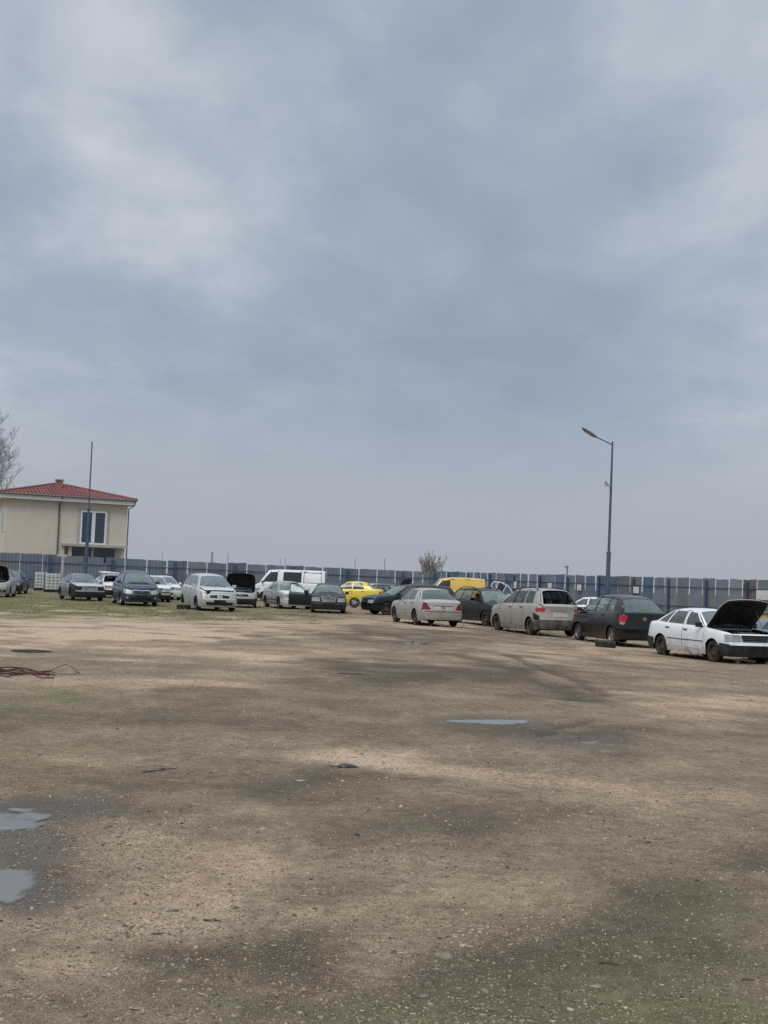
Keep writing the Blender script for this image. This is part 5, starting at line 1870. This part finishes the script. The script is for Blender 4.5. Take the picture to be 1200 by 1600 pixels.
onR, nR_ = fence('corrugated_fence', 'mixed blue and grey corrugated sheet fence along the right side behind the lamp', C_, D_, 688, 1183, gR, YT_R, mR, lambda i, u: i % 3 == 1, .085, pitch=.2)

# pale notices and boards fixed on the right fence
BOARD = simple('notice_board', (.62, .63, .62), .6, col2=(.48, .48, .46), vs=3)
for u, v, wpx, hpx, lab in ((806.5, 914, .50, .55, 'small white notice on the fence above the dark estate'), (861.5, 915.5, .42, .45, 'white notice on the fence left of the lamp post'), (907.5, 918, .45, .45, 'pale square notice just left of the lamp post'),
                            (996.5, 922, .55, .48, 'white square notice on brownish fence sheets right of the lamp post'), (1193.5, 930, .95, .62, 'large white notice with a dark mark near the right end of the fence')):
    q = onR(u)
    z = P(u, v, q.y).z
    nn = Vector((nR_.x, nR_.y, 0))
    mb = MB()
    ang = math.atan2(nR_.y, nR_.x) + PI / 2
    mb.box((0, 0, 0), (wpx, .02, hpx))
    ob = mb.build('notice', BOARD, None, bevel=.004)
    ob.location = (q.x + nn.x * .17, q.y + nn.y * .17, z)
    ob.rotation_euler = (0, 0, ang)
    tag(ob, lab, 'sign', 'notices on the fence')

# ------------------------------------------------------------------ house
hl, hr = P(4, hz(4), 103), P(194.5, hz(194.5), 107)
hx = Vector((hr.x - hl.x, hr.y - hl.y, 0))
HWD = hx.length
hang = math.atan2(hx.y, hx.x)
house = empty('house', (hl.x, hl.y, 0), hang)
tag(house, 'cream two storey house with red tiled hip roof rising behind the fence', 'house')
WALL = simple('cream_render', (.60, .535, .45), .9, var=.035, vs=1.2, spec=.2)
CONC = simple('pale_trim', (.42, .41, .39), .8, var=.1, vs=2)
DKG = simple('recess_grey', (.16, .155, .15), .8)
WFR = simple('white_frame', (.7, .71, .72), .4, var=.05)
zE = P(197, 786, 107).z
HD = 9.5
zS = P(150, 853, 105).z
mb = MB()
mb.box((HWD / 2, HD / 2, (zS + zE) / 2), (HWD, HD, zE - zS))
mb.box((HWD * .245, HD / 2, zS / 2), (HWD * .49, HD, zS - .004))
mb.box((HWD * .745, HD / 2 + .75, zS / 2), (HWD * .505, HD - 1.5, zS - .004))
mb.build('wall', WALL, house, smooth=False)
mb = MB()
sl0 = HWD * .46
mb.box(((sl0 + HWD + .05) / 2, -.15, zS + .02), (HWD - sl0 + .05, .5, .22))
mb.build('balcony_slab', CONC, house, smooth=False)
mb = MB()
for x in (HWD * .535, HWD - .25):
    mb.box((x, .12, zS / 2 - .05), (.3, .3, zS - .12), 0)
mb.build('porch_column', WALL, house, smooth=False)
mb = MB()
mb.box((HWD * .745, 1.44, zS - .8), (HWD * .40, .08, 1.5))
fo_ = mb.build('ground_floor_window', WFR, house, smooth=False)
mb = MB()
for k in range(2):
    mb.box((HWD * (.645 + .2 * k), 1.39, zS - .8), (HWD * .18, .03, 1.3))
DKWIN = simple('sky_reflection_pane', (.03, .065, .10), .06, spec=.6)  # bluish sky reflection is painted into the base colour of the panes
mb.build('pane', DKWIN, fo_, smooth=False)
# french window
wx0, wx1 = HWD * (121 - 5) / 191, HWD * (163 - 5) / 191
wz0, wz1 = P(148, 851, 105).z, P(148, 797.5, 105).z
mb = MB()
fw = .16
cxw = (wx0 + wx1) / 2
mb.box((cxw, -.03, wz1 - fw / 2), (wx1 - wx0, .1, fw)); mb.box((cxw, -.03, wz0 + fw / 2), (wx1 - wx0, .1, fw))
for x in (wx0 + fw / 2, wx1 - fw / 2):
    mb.box((x, -.03, (wz0 + wz1) / 2), (fw, .1, wz1 - wz0 - 2 * fw))
mb.box((cxw, -.04, (wz0 + wz1) / 2), (.3, .1, wz1 - wz0 - 2 * fw))
wf = mb.build('window', WFR, house, smooth=False)
for x0, x1 in ((wx0 + fw, cxw - .15), (cxw + .15, wx1 - fw)):
    MB().box(((x0 + x1) / 2, -.012, (wz0 + wz1) / 2), (x1 - x0, .02, wz1 - wz0 - 2 * fw)).build('pane', DKWIN, wf, smooth=False)
mb = MB()
mb.box((cxw, -.06, wz1 + .06), (wx1 - wx0 + .35, .06, .12)); 
for x in (wx0 - .09, wx1 + .09):
    mb.box((x, -.06, (wz0 + wz1) / 2), (.17, .05, wz1 - wz0))
mb.build('window_surround', CONC, house, smooth=False)
mb = MB()
mb.box((-.02, 1.6, (wz0 + wz1) / 2 + .3), (.08, 1.6, 1.9))
sw_ = mb.build('side_window', WFR, house, smooth=False)
MB().box((-.05, 1.6, (wz0 + wz1) / 2 + .3), (.05, 1.35, 1.65)).build('pane', DKWIN, sw_, smooth=False)
# eaves and hip roof
ov = .62
zA = P(95, 754.5, 108).z
mb = MB()
mb.box((HWD / 2, HD / 2, zE + .02), (HWD + 2 * ov - .1, HD + 2 * ov - .1, .44))
mb.build('eaves', simple('white_soffit', (.68, .68, .67), .7, var=.05), house, smooth=False)
ze = zE + .26
m, nt, out = newmat('roof_tiles')
t = NT(nt)
oc = t.coord()
n1 = t.noise(1.1, 4, .6, oc); n2 = t.noise(9, 3, .7, oc)
c = t.mix(t.ramp(n1, .3, .7), (.235, .085, .075), (.18, .075, .072))
c = t.mix(t.math('MULTIPLY', t.ramp(n2, .5, .8), .5), c, (.29, .15, .13))
nt.links.new(t.bsdf(c, .75, 0, .3), out.inputs[0])
TILE = m
mb = MB()
x0, x1, y0, y1 = -ov, HWD + ov, -ov, HD + ov
ax = HWD * .47
ay0 = 5.0; ay1 = HD - 4.0


def tiled(pa, pb, qa, qb, n, m_):
    """roof face: eave pa->pb, ridge qa->qb, courses stepped and ribs waved"""
    up = (qa - pa).normalized()
    nm = (pb - pa).cross(qa - pa).normalized()
    if nm.z < 0:
        nm = -nm
    rows = []
    for i in range(m_ + 1):
        for st_ in ((0.0, .035), (.999, 0.0)) if i < m_ else ((0, 0),):
            v_ = min(1, (i + st_[0]) / m_)
            a_, b_ = pa.lerp(qa, v_), pb.lerp(qb, v_)
            r = []
            L_ = (b_ - a_).length
            for j in range(n + 1):
                u_ = j / n
                p_ = a_.lerp(b_, u_)
                ph = (p_ - pa).dot((pb - pa).normalized())
                r.append(p_ + nm * (st_[1] + .03 * math.sin(ph * 2 * PI / .32)))
            rows.append(r)
    mb.grid(rows)


VV = Vector
tiled(VV((x0, y0, ze)), VV((x1, y0, ze)), VV((ax, ay0, zA)), VV((ax + .02, ay0, zA)), 220, 14)
tiled(VV((x1, y0, ze)), VV((x1, y1, ze)), VV((ax, ay0, zA)), VV((ax, ay1, zA)), 120, 14)
tiled(VV((x0, y1, ze)), VV((x0, y0, ze)), VV((ax, ay1, zA)), VV((ax, ay0, zA)), 120, 14)
tiled(VV((x1, y1, ze)), VV((x0, y1, ze)), VV((ax, ay1, zA)), VV((ax - .02, ay1, zA)), 60, 8)
for p_, q_ in (((x0, y0, ze), (ax, ay0, zA)), ((x1, y0, ze), (ax, ay0, zA)), ((x1, y1, ze), (ax, ay1, zA)), ((x0, y1, ze), (ax, ay1, zA)), ((ax, ay0, zA), (ax, ay1, zA))):
    p_, q_ = VV(p_), VV(q_)
    k = int((q_ - p_).length / .38)
    for i in range(k):
        mb.tube([p_.lerp(q_, i / k) + VV((0, 0, .02)), p_.lerp(q_, (i + 1.05) / k) + VV((0, 0, .05))], [.15, .11], 7)
rf = mb.build('roof', TILE, house, angle=50)
CH = simple('chimney_brick', (.24, .10, .07), .9, col2=(.33, .22, .17), vs=4)
mb = MB()
cz = ze + (zA - ze) * .62
mb.box((ax - .05, ay0 - 1.5, cz + .1), (.55, .55, 1.2)); mb.box((ax - .05, ay0 - 1.5, cz + .75), (.7, .7, .12))
mb.build('chimney', CH, rf, smooth=False)
GUT = simple('gutter_grey', (.17, .17, .18), .5, .3)
mb = MB()
mb.tube([(x0, y0 - .06, ze - .06), (x1, y0 - .06, ze - .06)], .075, 8)
mb.tube([(x1 + .06, y0, ze - .06), (x1 + .06, y1, ze - .06)], .075, 8)
mb.tube([(x0 - .06, y0, ze - .06), (x0 - .06, y1, ze - .06)], .075, 8)
mb.tube([(x1 - .1, y0, ze - .1), (x1 - .12, y0 + .1, ze - .45), (HWD + .12, .1, ze - .8), (HWD + .12, .1, 0)], .06, 8)
xd = HWD * (88 - 6) / 191
mb.tube([(xd + .15, y0, ze - .1), (xd + .1, y0 + .1, ze - .35), (xd, -.09, ze - .7), (xd, -.09, 0)], .06, 8)
mb.build('gutter', GUT, house)

# ------------------------------------------------------------------ lamp post, pole, masts
q = P(949, hz(949), 86.5)
zb_ = float(tz(q.x))
lampz = P(957, 694, 86.5).z
lp_ = empty('street_lamp', (q.x, q.y, zb_))
LP = simple('lamp_post_blue', (.075, .115, .165), .5, var=.2, vs=3)
tag(lp_, 'tall blue street lamp with slanted arm and small loudspeaker by the right fence', 'street lamp')
tx = P(957, 694, 86.5).x - q.x
hgt = lampz - zb_
mb = MB()
z1 = P(951, 865, 86.5).z - zb_
f1 = z1 / hgt
mb.tube([(0, 0, 0), (tx * f1, 0, z1)], [.165, .15], 12)
mb.tube([(tx * f1, 0, z1 - .02), (tx * (f1 + .01), 0, z1 + .12)], [.18, .17], 12)
mb.tube([(tx * f1, 0, z1), (tx * .72, 0, hgt * .72), (tx, 0, hgt + .2)], [.10, .085, .06], 10)
mb.build('post', LP, lp_)
arm1 = P(931, 682.5, 85.2) - Vector((q.x, q.y, zb_))
arm0 = Vector((tx, 0, hgt - .05))
MB().tube([arm0, arm1], .038, 8).build('arm', LP, lp_)
hd1 = P(911, 669.5, 84.2) - Vector((q.x, q.y, zb_))
dr_ = (hd1 - arm1).normalized()
hdm = MB()
yv = dr_.cross(Vector((0, 0, 1))).normalized()
zv = yv.cross(dr_)
prof = [(-.08, .05, .05), (0, .09, .08), (.25, .14, .11), (.55, .16, .11), (.9, .13, .08), (1.08, .08, .05)]
LL = (hd1 - arm1).length
rows = []
for x_, w_, h_ in prof:
    rows.append([arm1 + dr_ * x_ * LL + yv * (w_ * math.cos(a_)) + zv * (h_ * math.sin(a_)) for a_ in np.linspace(0, 2 * PI, 13)])
hdm.grid(rows)
hdm.add(rows[0][:-1], [tuple(range(12))]); hdm.add(rows[-1][:-1], [tuple(range(12))])
lh = hdm.build('lamp_head', simple('lamp_head_grey', (.21, .225, .245), .55), lp_)
rows = [[arm1 + dr_ * x_ * LL + yv * (.13 * g_) - zv * (.125 - .03 * abs(g_)) for g_ in (-1, -.5, 0, .5, 1)] for x_ in (.15, .4, .7, .92)]
MB().grid(rows).build('diffuser', simple('lamp_glass', (.34, .35, .37), .3), lh)
sp_ = P(949, 757.5, 86.3) - Vector((q.x, q.y, zb_))
mb = MB()
mt_ = Matrix.Translation(sp_ + Vector((-.02, -.05, 0))) @ Matrix.Rotation(-PI / 2 + .2, 4, 'Y') @ Matrix.Rotation(.3, 4, 'X')
mb.lathe([(.04, -.28), (.06, -.2), (.07, -.05), (.12, .05), (.22, .14), (.225, .15), (.10, .04), (.001, .0)], mt_, 16)
mb.build('loudspeaker', simple('horn_grey', (.42, .43, .45), .5), lp_)
MB().tube([sp_ + Vector((.05, 0, 0)), Vector((tx * sp_.z / hgt, 0, sp_.z))], .03, 6).build('bracket', LP, lp_)

q = P(134, hz(134), 88)
pole = empty('steel_pole', (q.x, q.y, 0))
tag(pole, 'tall thin blue steel pole tapering upward in front of the house', 'pole')
pt = P(144, 690, 88)
tx, hgt = pt.x - q.x, pt.z
mb = MB()
f1 = P(137, 850, 88).z / hgt
mb.tube([(-.05, 0, 0), (tx * f1 * .9, 0, hgt * f1)], [.17, .12], 10)
mb.tube([(tx * f1 * .9, 0, hgt * f1), (tx * .55, 0, hgt * .55)], [.095, .08], 10)
mb.tube([(tx * .55, 0, hgt * .55), (tx * .80, 0, hgt * .8), (tx, 0, hgt)], [.055, .05, .045], 8)
mb.build('shaft', simple('pole_blue', (.065, .115, .185), .5, var=.2, vs=2), pole)
mb = MB()
for zz in (.55, f1):
    mb.lathe([(.10, -.06), (.13, -.06), (.13, .06), (.08, .07)], Matrix.Translation((tx * zz * (.9 if zz == f1 else 1), 0, hgt * zz)), 10)
mb.build('joint_collar', POSTB, pole)
cq = P(98, 870, 92.5)
mb = MB()
mb.tube([(0, 0, 0), (0, 0, cq.z + .05)], .07, 8)
mb.box((-.05, 0, cq.z + .1), (.75, .12, .16))
o_ = mb.build('post', simple('weathered_white', (.5, .5, .5), .7), None)
o_.location = (cq.x, cq.y, 0)
o_.name = 'white_post'
tag(o_, 'white post with short crossbar top in front of the fence above the water tank', 'post')
MASTM = simple('hazed_mast_grey', (.22, .24, .27), .7)  # grey carries the haze that makes the far masts faint
for u, v0, Y_, r_, kind, lab in ((331, 862, 330, .5, 1, 'thin lattice mast on the horizon left of the raised black bonnet'), (356.5, 864, 330, .1, 0, 'thin dark rod on the horizon above the raised black bonnet'), (601.5, 872, 300, .11, 0, 'thin mast on the horizon left of the small bare tree'),
                             (438, 873, 420, .09, 0, 'faint thin mast above the white van, left of a pair'), (446, 872.5, 420, .09, 0, 'faint thin mast above the white van, right of a pair'), (555, 872, 420, .1, 0, 'faint mast above the yellow saloon'), (886.5, 884, 240, .18, 2, 'short thick mast on the horizon left of the street lamp'), (254, 864, 420, .09, 0, 'faint mast above the white saloons')):
    b0 = P(u - .8, hz(u), Y_)
    tp = P(u, v0, Y_)
    mb = MB()
    if kind == 1:
        hh_ = tp.z + .2
        for sx_ in (-1, 1):
            for sy_ in (-1, 1):
                mb.tube([(sx_ * r_, sy_ * r_, 0), (sx_ * r_ * .25, sy_ * r_ * .25, hh_)], .06, 4)
        for k in range(8):
            for sg in (-1, 1):
                z0_, z1_ = hh_ * k / 8, hh_ * (k + 1) / 8
                w0_, w1_ = r_ * (1 - .75 * k / 8), r_ * (1 - .75 * (k + 1) / 8)
                mb.tube([(-sg * w0_, -w0_, z0_), (sg * w1_, -w1_, z1_)], .04, 4)
    else:
        mb.tube([(0, 0, 0), (tp.x - b0.x, 0, tp.z + .2)], [r_, r_ * .8], 6)
        if kind == 2:
            mb.box((tp.x - b0.x - .1, 0, tp.z), (.7, .3, .3))
    o_ = mb.build('mast', MASTM, None)
    o_.location = (b0.x, b0.y, -.2)
    tag(o_, lab, 'mast')

# ------------------------------------------------------------------ bare trees
def tree(name, label, loc, hgt_, seed, habit, bark, twig, trunk_r, leaf=None):
    R_ = random.Random(seed)
    root = empty(name, loc)
    tag(root, label, 'tree')
    tk, cr_ = MB(), MB()
    lf = []

    def branch(p, d, ln_, r, lev):
        segs = 5 if lev < 2 else 3
        pts = [p]
        cur, dv = p.copy(), d.copy()
        for i in range(segs):
            dv = (dv + Vector((R_.uniform(-1, 1), R_.uniform(-1, 1), R_.uniform(-.6, 1))) * habit['wig'] + Vector((0, 0, habit['up'] * (1 if lev else .3)))).normalized()
            cur = cur + dv * ln_ / segs
            pts.append(cur.copy())
        rr = [max(r * (1 - .75 * i / segs), habit['minr']) for i in range(segs + 1)]
        (tk if lev == 0 else cr_).tube(pts, rr, 8 if lev == 0 else (5 if lev == 1 else 3), cap=False)
        if lev >= habit['lev']:
            lf.extend(pts[1:])
            return
        nb = habit['n'][lev]
        for k in range(nb):
            f_ = habit['start'][lev] + (1 - habit['start'][lev]) * (k + R_.random()) / nb
            x_ = f_ * segs
            i = min(segs - 1, int(x_))
            pp = pts[i].lerp(pts[i + 1], x_ - i)
            ax_ = (pts[i + 1] - pts[i]).normalized()
            side = Vector((R_.uniform(-1, 1), R_.uniform(-1, 1), R_.uniform(-.3, .3)))
            side = (side - ax_ * side.dot(ax_)).normalized()
            an = habit['ang'][lev] * R_.uniform(.7, 1.25)
            nd = ax_ * math.cos(an) + side * math.sin(an)
            branch(pp, nd, ln_ * habit['len'][lev] * (1.15 - .6 * f_) * R_.uniform(.75, 1.2), max(r * .45 * (1.1 - .6 * f_), habit['minr']), lev + 1)
    for s_ in range(habit.get('stems', 1)):
        d0 = Vector((0, 0, 1)) if habit.get('stems', 1) == 1 else Vector((.36 * math.sqrt((s_ + .5) / habit['stems']) * math.cos(2.4 * s_), .36 * math.sqrt((s_ + .5) / habit['stems']) * math.sin(2.4 * s_), 1)).normalized()
        branch(Vector((R_.uniform(-.1, .1) * (habit.get('stems', 1) > 1), 0, 0)), d0, hgt_ * (1 if habit.get('stems', 1) == 1 else R_.uniform(.75, 1)), trunk_r, 0)
    tk.build('trunk', bark, root)
    c_ = cr_.build('crown', twig, root)
    if leaf:
        lb = MB()
        for p_ in lf:
            for _ in range(1):
                if R_.random() < .5:
                    a_ = Vector((R_.uniform(-1, 1), R_.uniform(-1, 1), R_.uniform(-1, 1))).normalized()
                    b_ = a_.orthogonal().normalized()
                    s2 = R_.uniform(.035, .07)
                    p2 = p_ + a_ * R_.uniform(0, .1)
                    lb.add([p2, p2 + a_ * s2 + b_ * s2 * .5, p2 + a_ * 2 * s2, p2 + a_ * s2 - b_ * s2 * .5], [(0, 1, 2, 3)])
        lb.build('young_leaves', leaf, root, smooth=False)
    return root


BARK1 = simple('pale_bark', (.30, .30, .30), .9)
TWIG1 = simple('hazed_twigs', (.46, .48, .50), .9)  # distance haze is put into this lightened twig colour
q = P(-6, hz(-6), 128)
tree('bare_tree', 'large bare pale tree rising behind the left end of the house', (q.x, q.y, -.2), P(-10, 697, 128).z, 4,
     dict(wig=.14, up=.07, minr=.016, lev=4, n=[26, 9, 6, 4], start=[.2, .12, .15, .2], ang=[.6, .55, .55, .6], len=[.52, .5, .5, .5]), BARK1, TWIG1, .3)
q = P(671, hz(671), 128)
tree('young_tree', 'small vase shaped tree with pale spring buds behind the fence corner', (q.x, q.y, -.2), P(671, 864, 128).z + .1, 12,
     dict(stems=22, wig=.08, up=.05, minr=.012, lev=3, n=[8, 4, 3], start=[.2, .2, .2], ang=[.3, .4, .5], len=[.26, .5, .5]), simple('brown_bark', (.22, .195, .165), .9), simple('brown_twigs', (.27, .25, .215), .9), .032,
     simple('bud_leaf', (.36, .33, .26), .8, vs=2))

# ------------------------------------------------------------------ water tank in its cage
q = G(75, 925.5)
for k, (du, dv, rz_, h_, lab) in enumerate(((62.5, 922.5, .35, 1.16, 'white plastic water tank in a wire cage against the fence, left of the pair'), (81, 925, .35, 1.12, 'white plastic water tank in a wire cage beside the pale blue grey saloon'))):
    q = G(du, dv)
    ib = empty('caged_water_tank', (q.x, q.y, q.z), rz_)
    tag(ib, lab, 'tank', 'caged water tanks')
    sz = .5 if k else .42
    mb = MB()
    mb.box((0, 0, .14 + h_ / 2), (sz * 2, 1.0, h_))
    mb.build('tank', simple('milky_plastic', (.62, .64, .58), .45, var=.06), ib, bevel=.08)
    mb = MB()
    for z in np.linspace(.18, .12 + h_, 6):
        for s_ in (-1, 1):
            mb.tube([(-sz - .03, s_ * .53, z), (sz + .03, s_ * .53, z)], .012, 5)
            mb.tube([(s_ * (sz + .03), -.53, z), (s_ * (sz + .03), .53, z)], .012, 5)
    for x_ in np.linspace(-sz - .03, sz + .03, 5):
        for s_ in (-1, 1):
            mb.tube([(x_, s_ * .53, .12), (x_, s_ * .53, h_ + .14)], .012, 5)
    for y_ in np.linspace(-.53, .53, 5):
        for s_ in (-1, 1):
            mb.tube([(s_ * (sz + .03), y_, .12), (s_ * (sz + .03), y_, h_ + .14)], .012, 5)
    mb.build('cage', simple('cage_steel', (.20, .21, .22), .5, .5), ib)
    mb = MB()
    for y_ in (-.45, 0, .45):
        mb.box((0, y_, .05), (sz * 2 + .04, .12, .1))
    mb.box((0, 0, .11), (sz * 2 + .04, 1.04, .03))
    mb.build('pallet', BLACK, ib, smooth=False)

# ------------------------------------------------------------------ yellow skip at the right edge
q = P(1205, 965, 44)
gz = float(tz(q.x))
sk = empty('yellow_skip', (q.x, q.y, gz), -.35)
tag(sk, 'yellow ribbed metal bin at the right edge behind the raised bonnet', 'bin')
hh_ = P(1192, 957, 44).z - gz
mb = MB()
xs = np.linspace(-1.1, 1.1, 45)
rows = []
for z in (.12, hh_):
    rows.append([(x_, -.7 - (.035 if (i // 2) % 2 else 0), z) for i, x_ in enumerate(xs)])
mb.grid(rows)
mb.grid([[(x_, -y_, z) for x_, y_, z in r] for r in rows])
mb.box((0, 0, .14), (2.2, 1.4, .06))
for s_ in (-1, 1):
    mb.box((s_ * 1.1, 0, hh_ / 2 + .06), (.04, 1.4, hh_ - .12))
mb.build('ribbed_body', simple('skip_yellow', (.52, .42, .17), .6, col2=(.40, .33, .15), vs=3), sk, smooth=False)
MB().tube([(-1.14, -.76, hh_), (1.14, -.76, hh_), (1.14, .76, hh_), (-1.14, .76, hh_), (-1.14, -.76, hh_)], .045, 6).build('rim', simple('skip_rim', (.20, .16, .10), .7), sk)

# ------------------------------------------------------------------ litter on the yard
def gz_at(p):
    return float(gfun(np.array([p.x]), np.array([p.y]))[0][0])


def onground(u, v):
    p = G(u, v)
    p.z = gz_at(p)
    return p


RODM = simple('rusty_rod', (.085, .032, .026), .75, col2=(.05, .022, .02), vs=6)
p0 = onground(-40, 1054)
bundle = empty('rod_bundle', p0)
tag(bundle, 'tangled bundle of rusty reddish rods lying at the left edge', 'scrap')
R_ = random.Random(3)
for k in range(9):
    e = R_.uniform(55, 88)
    y_ = R_.uniform(1047, 1060)
    pts = []
    for i in range(9):
        u = -60 + (e + 60) * i / 8
        v = y_ + R_.uniform(-2.2, 2.2) + .02 * u
        g_ = onground(u, v)
        g_.z += .012 + R_.uniform(0, .06) * math.sin(PI * i / 8)
        pts.append(g_ - p0)
    MB().tube(pts, .010, 5).build('rod', RODM, bundle)
pts = []
for u, v, h in ((75, 1052, .05), (88, 1047, .10), (103, 1043.5, .12), (114, 1047, .08), (124, 1050, .02), (112, 1054, .03), (92, 1055, .04), (80, 1051, .05)):
    g_ = onground(u, v); g_.z += h * .6
    pts.append(g_ - p0)
MB().tube(pts, .0055, 5).build('bent_wire', RODM, bundle)

pp = onground(542, 1198)
mb = MB()
rows = []
for x_, w_, h_ in ((-.13, .01, .01), (-.10, .05, .035), (-.02, .065, .05), (.07, .055, .04), (.13, .03, .02), (.16, .005, .008)):
    rows.append([(x_, w_ * math.cos(a_) + .01 * math.sin(9 * x_), max(0, h_ * math.sin(a_)) + .004) for a_ in np.linspace(0, PI, 9)])
mb.grid(rows)
mb.box((-.08, -.04, .012), (.07, .03, .02)); mb.box((.02, -.06, .01), (.03, .02, .02))
mb.tube([(-.13, 0, .01), (-.17, .01, .006), (-.24, .0, .005)], .006, 5)
o_ = mb.build('plastic_debris', simple('debris_black', (.02, .024, .03), .35), None)
o_.location = pp
o_.scale = (.62, .62, .62)
tag(o_, 'curved piece of black plastic lying in the middle of the yard', 'debris')

STK = simple('dark_stick', (.05, .038, .03), .9)
for u0, v0, u1, v1, r_, lab in ((530, 1053, 578, 1057, .008, 'dark stick lying in the damp middle of the yard'), (222, 1206, 275, 1199, .005, 'thin twig lying left of the black plastic piece'), (318, 1438, 346, 1441, .004, 'short dark twig in the near left foreground'),
                                (667, 992, 705, 997.5, .012, 'pale bent strip on the ground in front of the silver saloon'), (935, 1500, 965, 1504, .004, 'short dark twig in the near right foreground')):
    a_, b_ = onground(u0, v0), onground(u1, v1)
    mid_ = (a_ + b_) / 2
    pts = []
    for i in range(7):
        t_ = i / 6
        g_ = a_.lerp(b_, t_)
        g_.y += math.sin(t_ * 5 + u0) * (a_ - b_).length * .05
        g_.z = gz_at(g_) + r_ * .8 + abs(math.sin(t_ * 3)) * r_
        pts.append(g_ - mid_)
    mb = MB()
    mb.tube(pts, [r_ * (1 - .5 * i / 6) for i in range(7)], 5)
    mb.tube([pts[3], pts[3] + (pts[5] - pts[3]) * .7 + Vector((0, (a_ - b_).length * .12, r_))], [r_ * .6, r_ * .3], 5)
    strip = 'pale' in lab
    o_ = mb.build('bent_strip' if strip else 'stick', simple('pale_strip', (.42, .42, .42), .6) if strip else STK, None)
    o_.location = mid_
    tag(o_, lab, 'debris' if strip else 'stick')

CLOD = simple('dark_clod', (.03, .026, .022), .9, vs=30)
spots = [(687, 1465, .02), (641, 1522, .016), (727, 1411, .012), (1089, 1374, .02), (1037, 1437, .012), (862, 1110, .03), (975, 1140, .035), (300, 1203, .025), (330, 1204, .03), (326, 1291, .018), (233, 1267, .03), (121, 1480, .014), (451, 1250, .02), (530, 1405, .014), (764, 1293, .02), (1173, 1095, .04), (918, 1521, .012), (184, 1138, .045), (288, 1146, .012), (402, 1187, .02), (893, 1208, .03), (1088, 1278, .02), (218, 1355, .02), (558, 1305, .035)]
for u, v, r_ in spots:
    g_ = onground(u, v)
    mb = MB()
    q_ = variants[rnd.randrange(10)]
    mb.add([(a_[0] * r_ * 1.1, a_[1] * r_ * .8, a_[2] * r_ * .42) for a_ in q_], ifc)
    r_ *= 1
    mb.v = [(a_ * .62, b_ * .62, c_ * .5) for a_, b_, c_ in mb.v]
    o_ = mb.build('clod', CLOD, None, smooth=False)
    o_.location = g_ + Vector((0, 0, r_ * .05))
    o_.rotation_euler = (0, 0, rnd.uniform(0, 6))
    tag(o_, 'small dark lump of earth lying loose on the yard', 'lump', 'dark lumps scattered on the yard')
# flat dark rubber sheet / drain cover
g_ = onground(48, 1017)
mb = MB()
rows = []
for r_ in (0.001, .5, .85, .95, 1.0):
    rows.append([(r_ * .40 * math.cos(a_) * (1 + .05 * math.sin(3 * a_)), r_ * .42 * math.sin(a_) * (1 + .04 * math.cos(4 * a_)), .014 if r_ < .94 else (.010 if r_ < .99 else -.05)) for a_ in np.linspace(0, 2 * PI, 33)])
mb.grid(rows)
o_ = mb.build('rubber_mat', simple('old_rubber', (.022, .021, .02), .9, spec=.2, col2=(.045, .04, .034)), None)
o_.location = g_
tag(o_, 'flat dark rubber mat lying on pale gravel at the left', 'mat')

S.view_settings.view_transform = 'Standard'
S.view_settings.look = 'None'
S.view_settings.exposure = 0.0
S.view_settings.gamma = 1.0
S.view_settings.use_curve_mapping = False
S.cycles.use_denoising = False
S.cycles.max_bounces = 8
S.cycles.transparent_max_bounces = 12
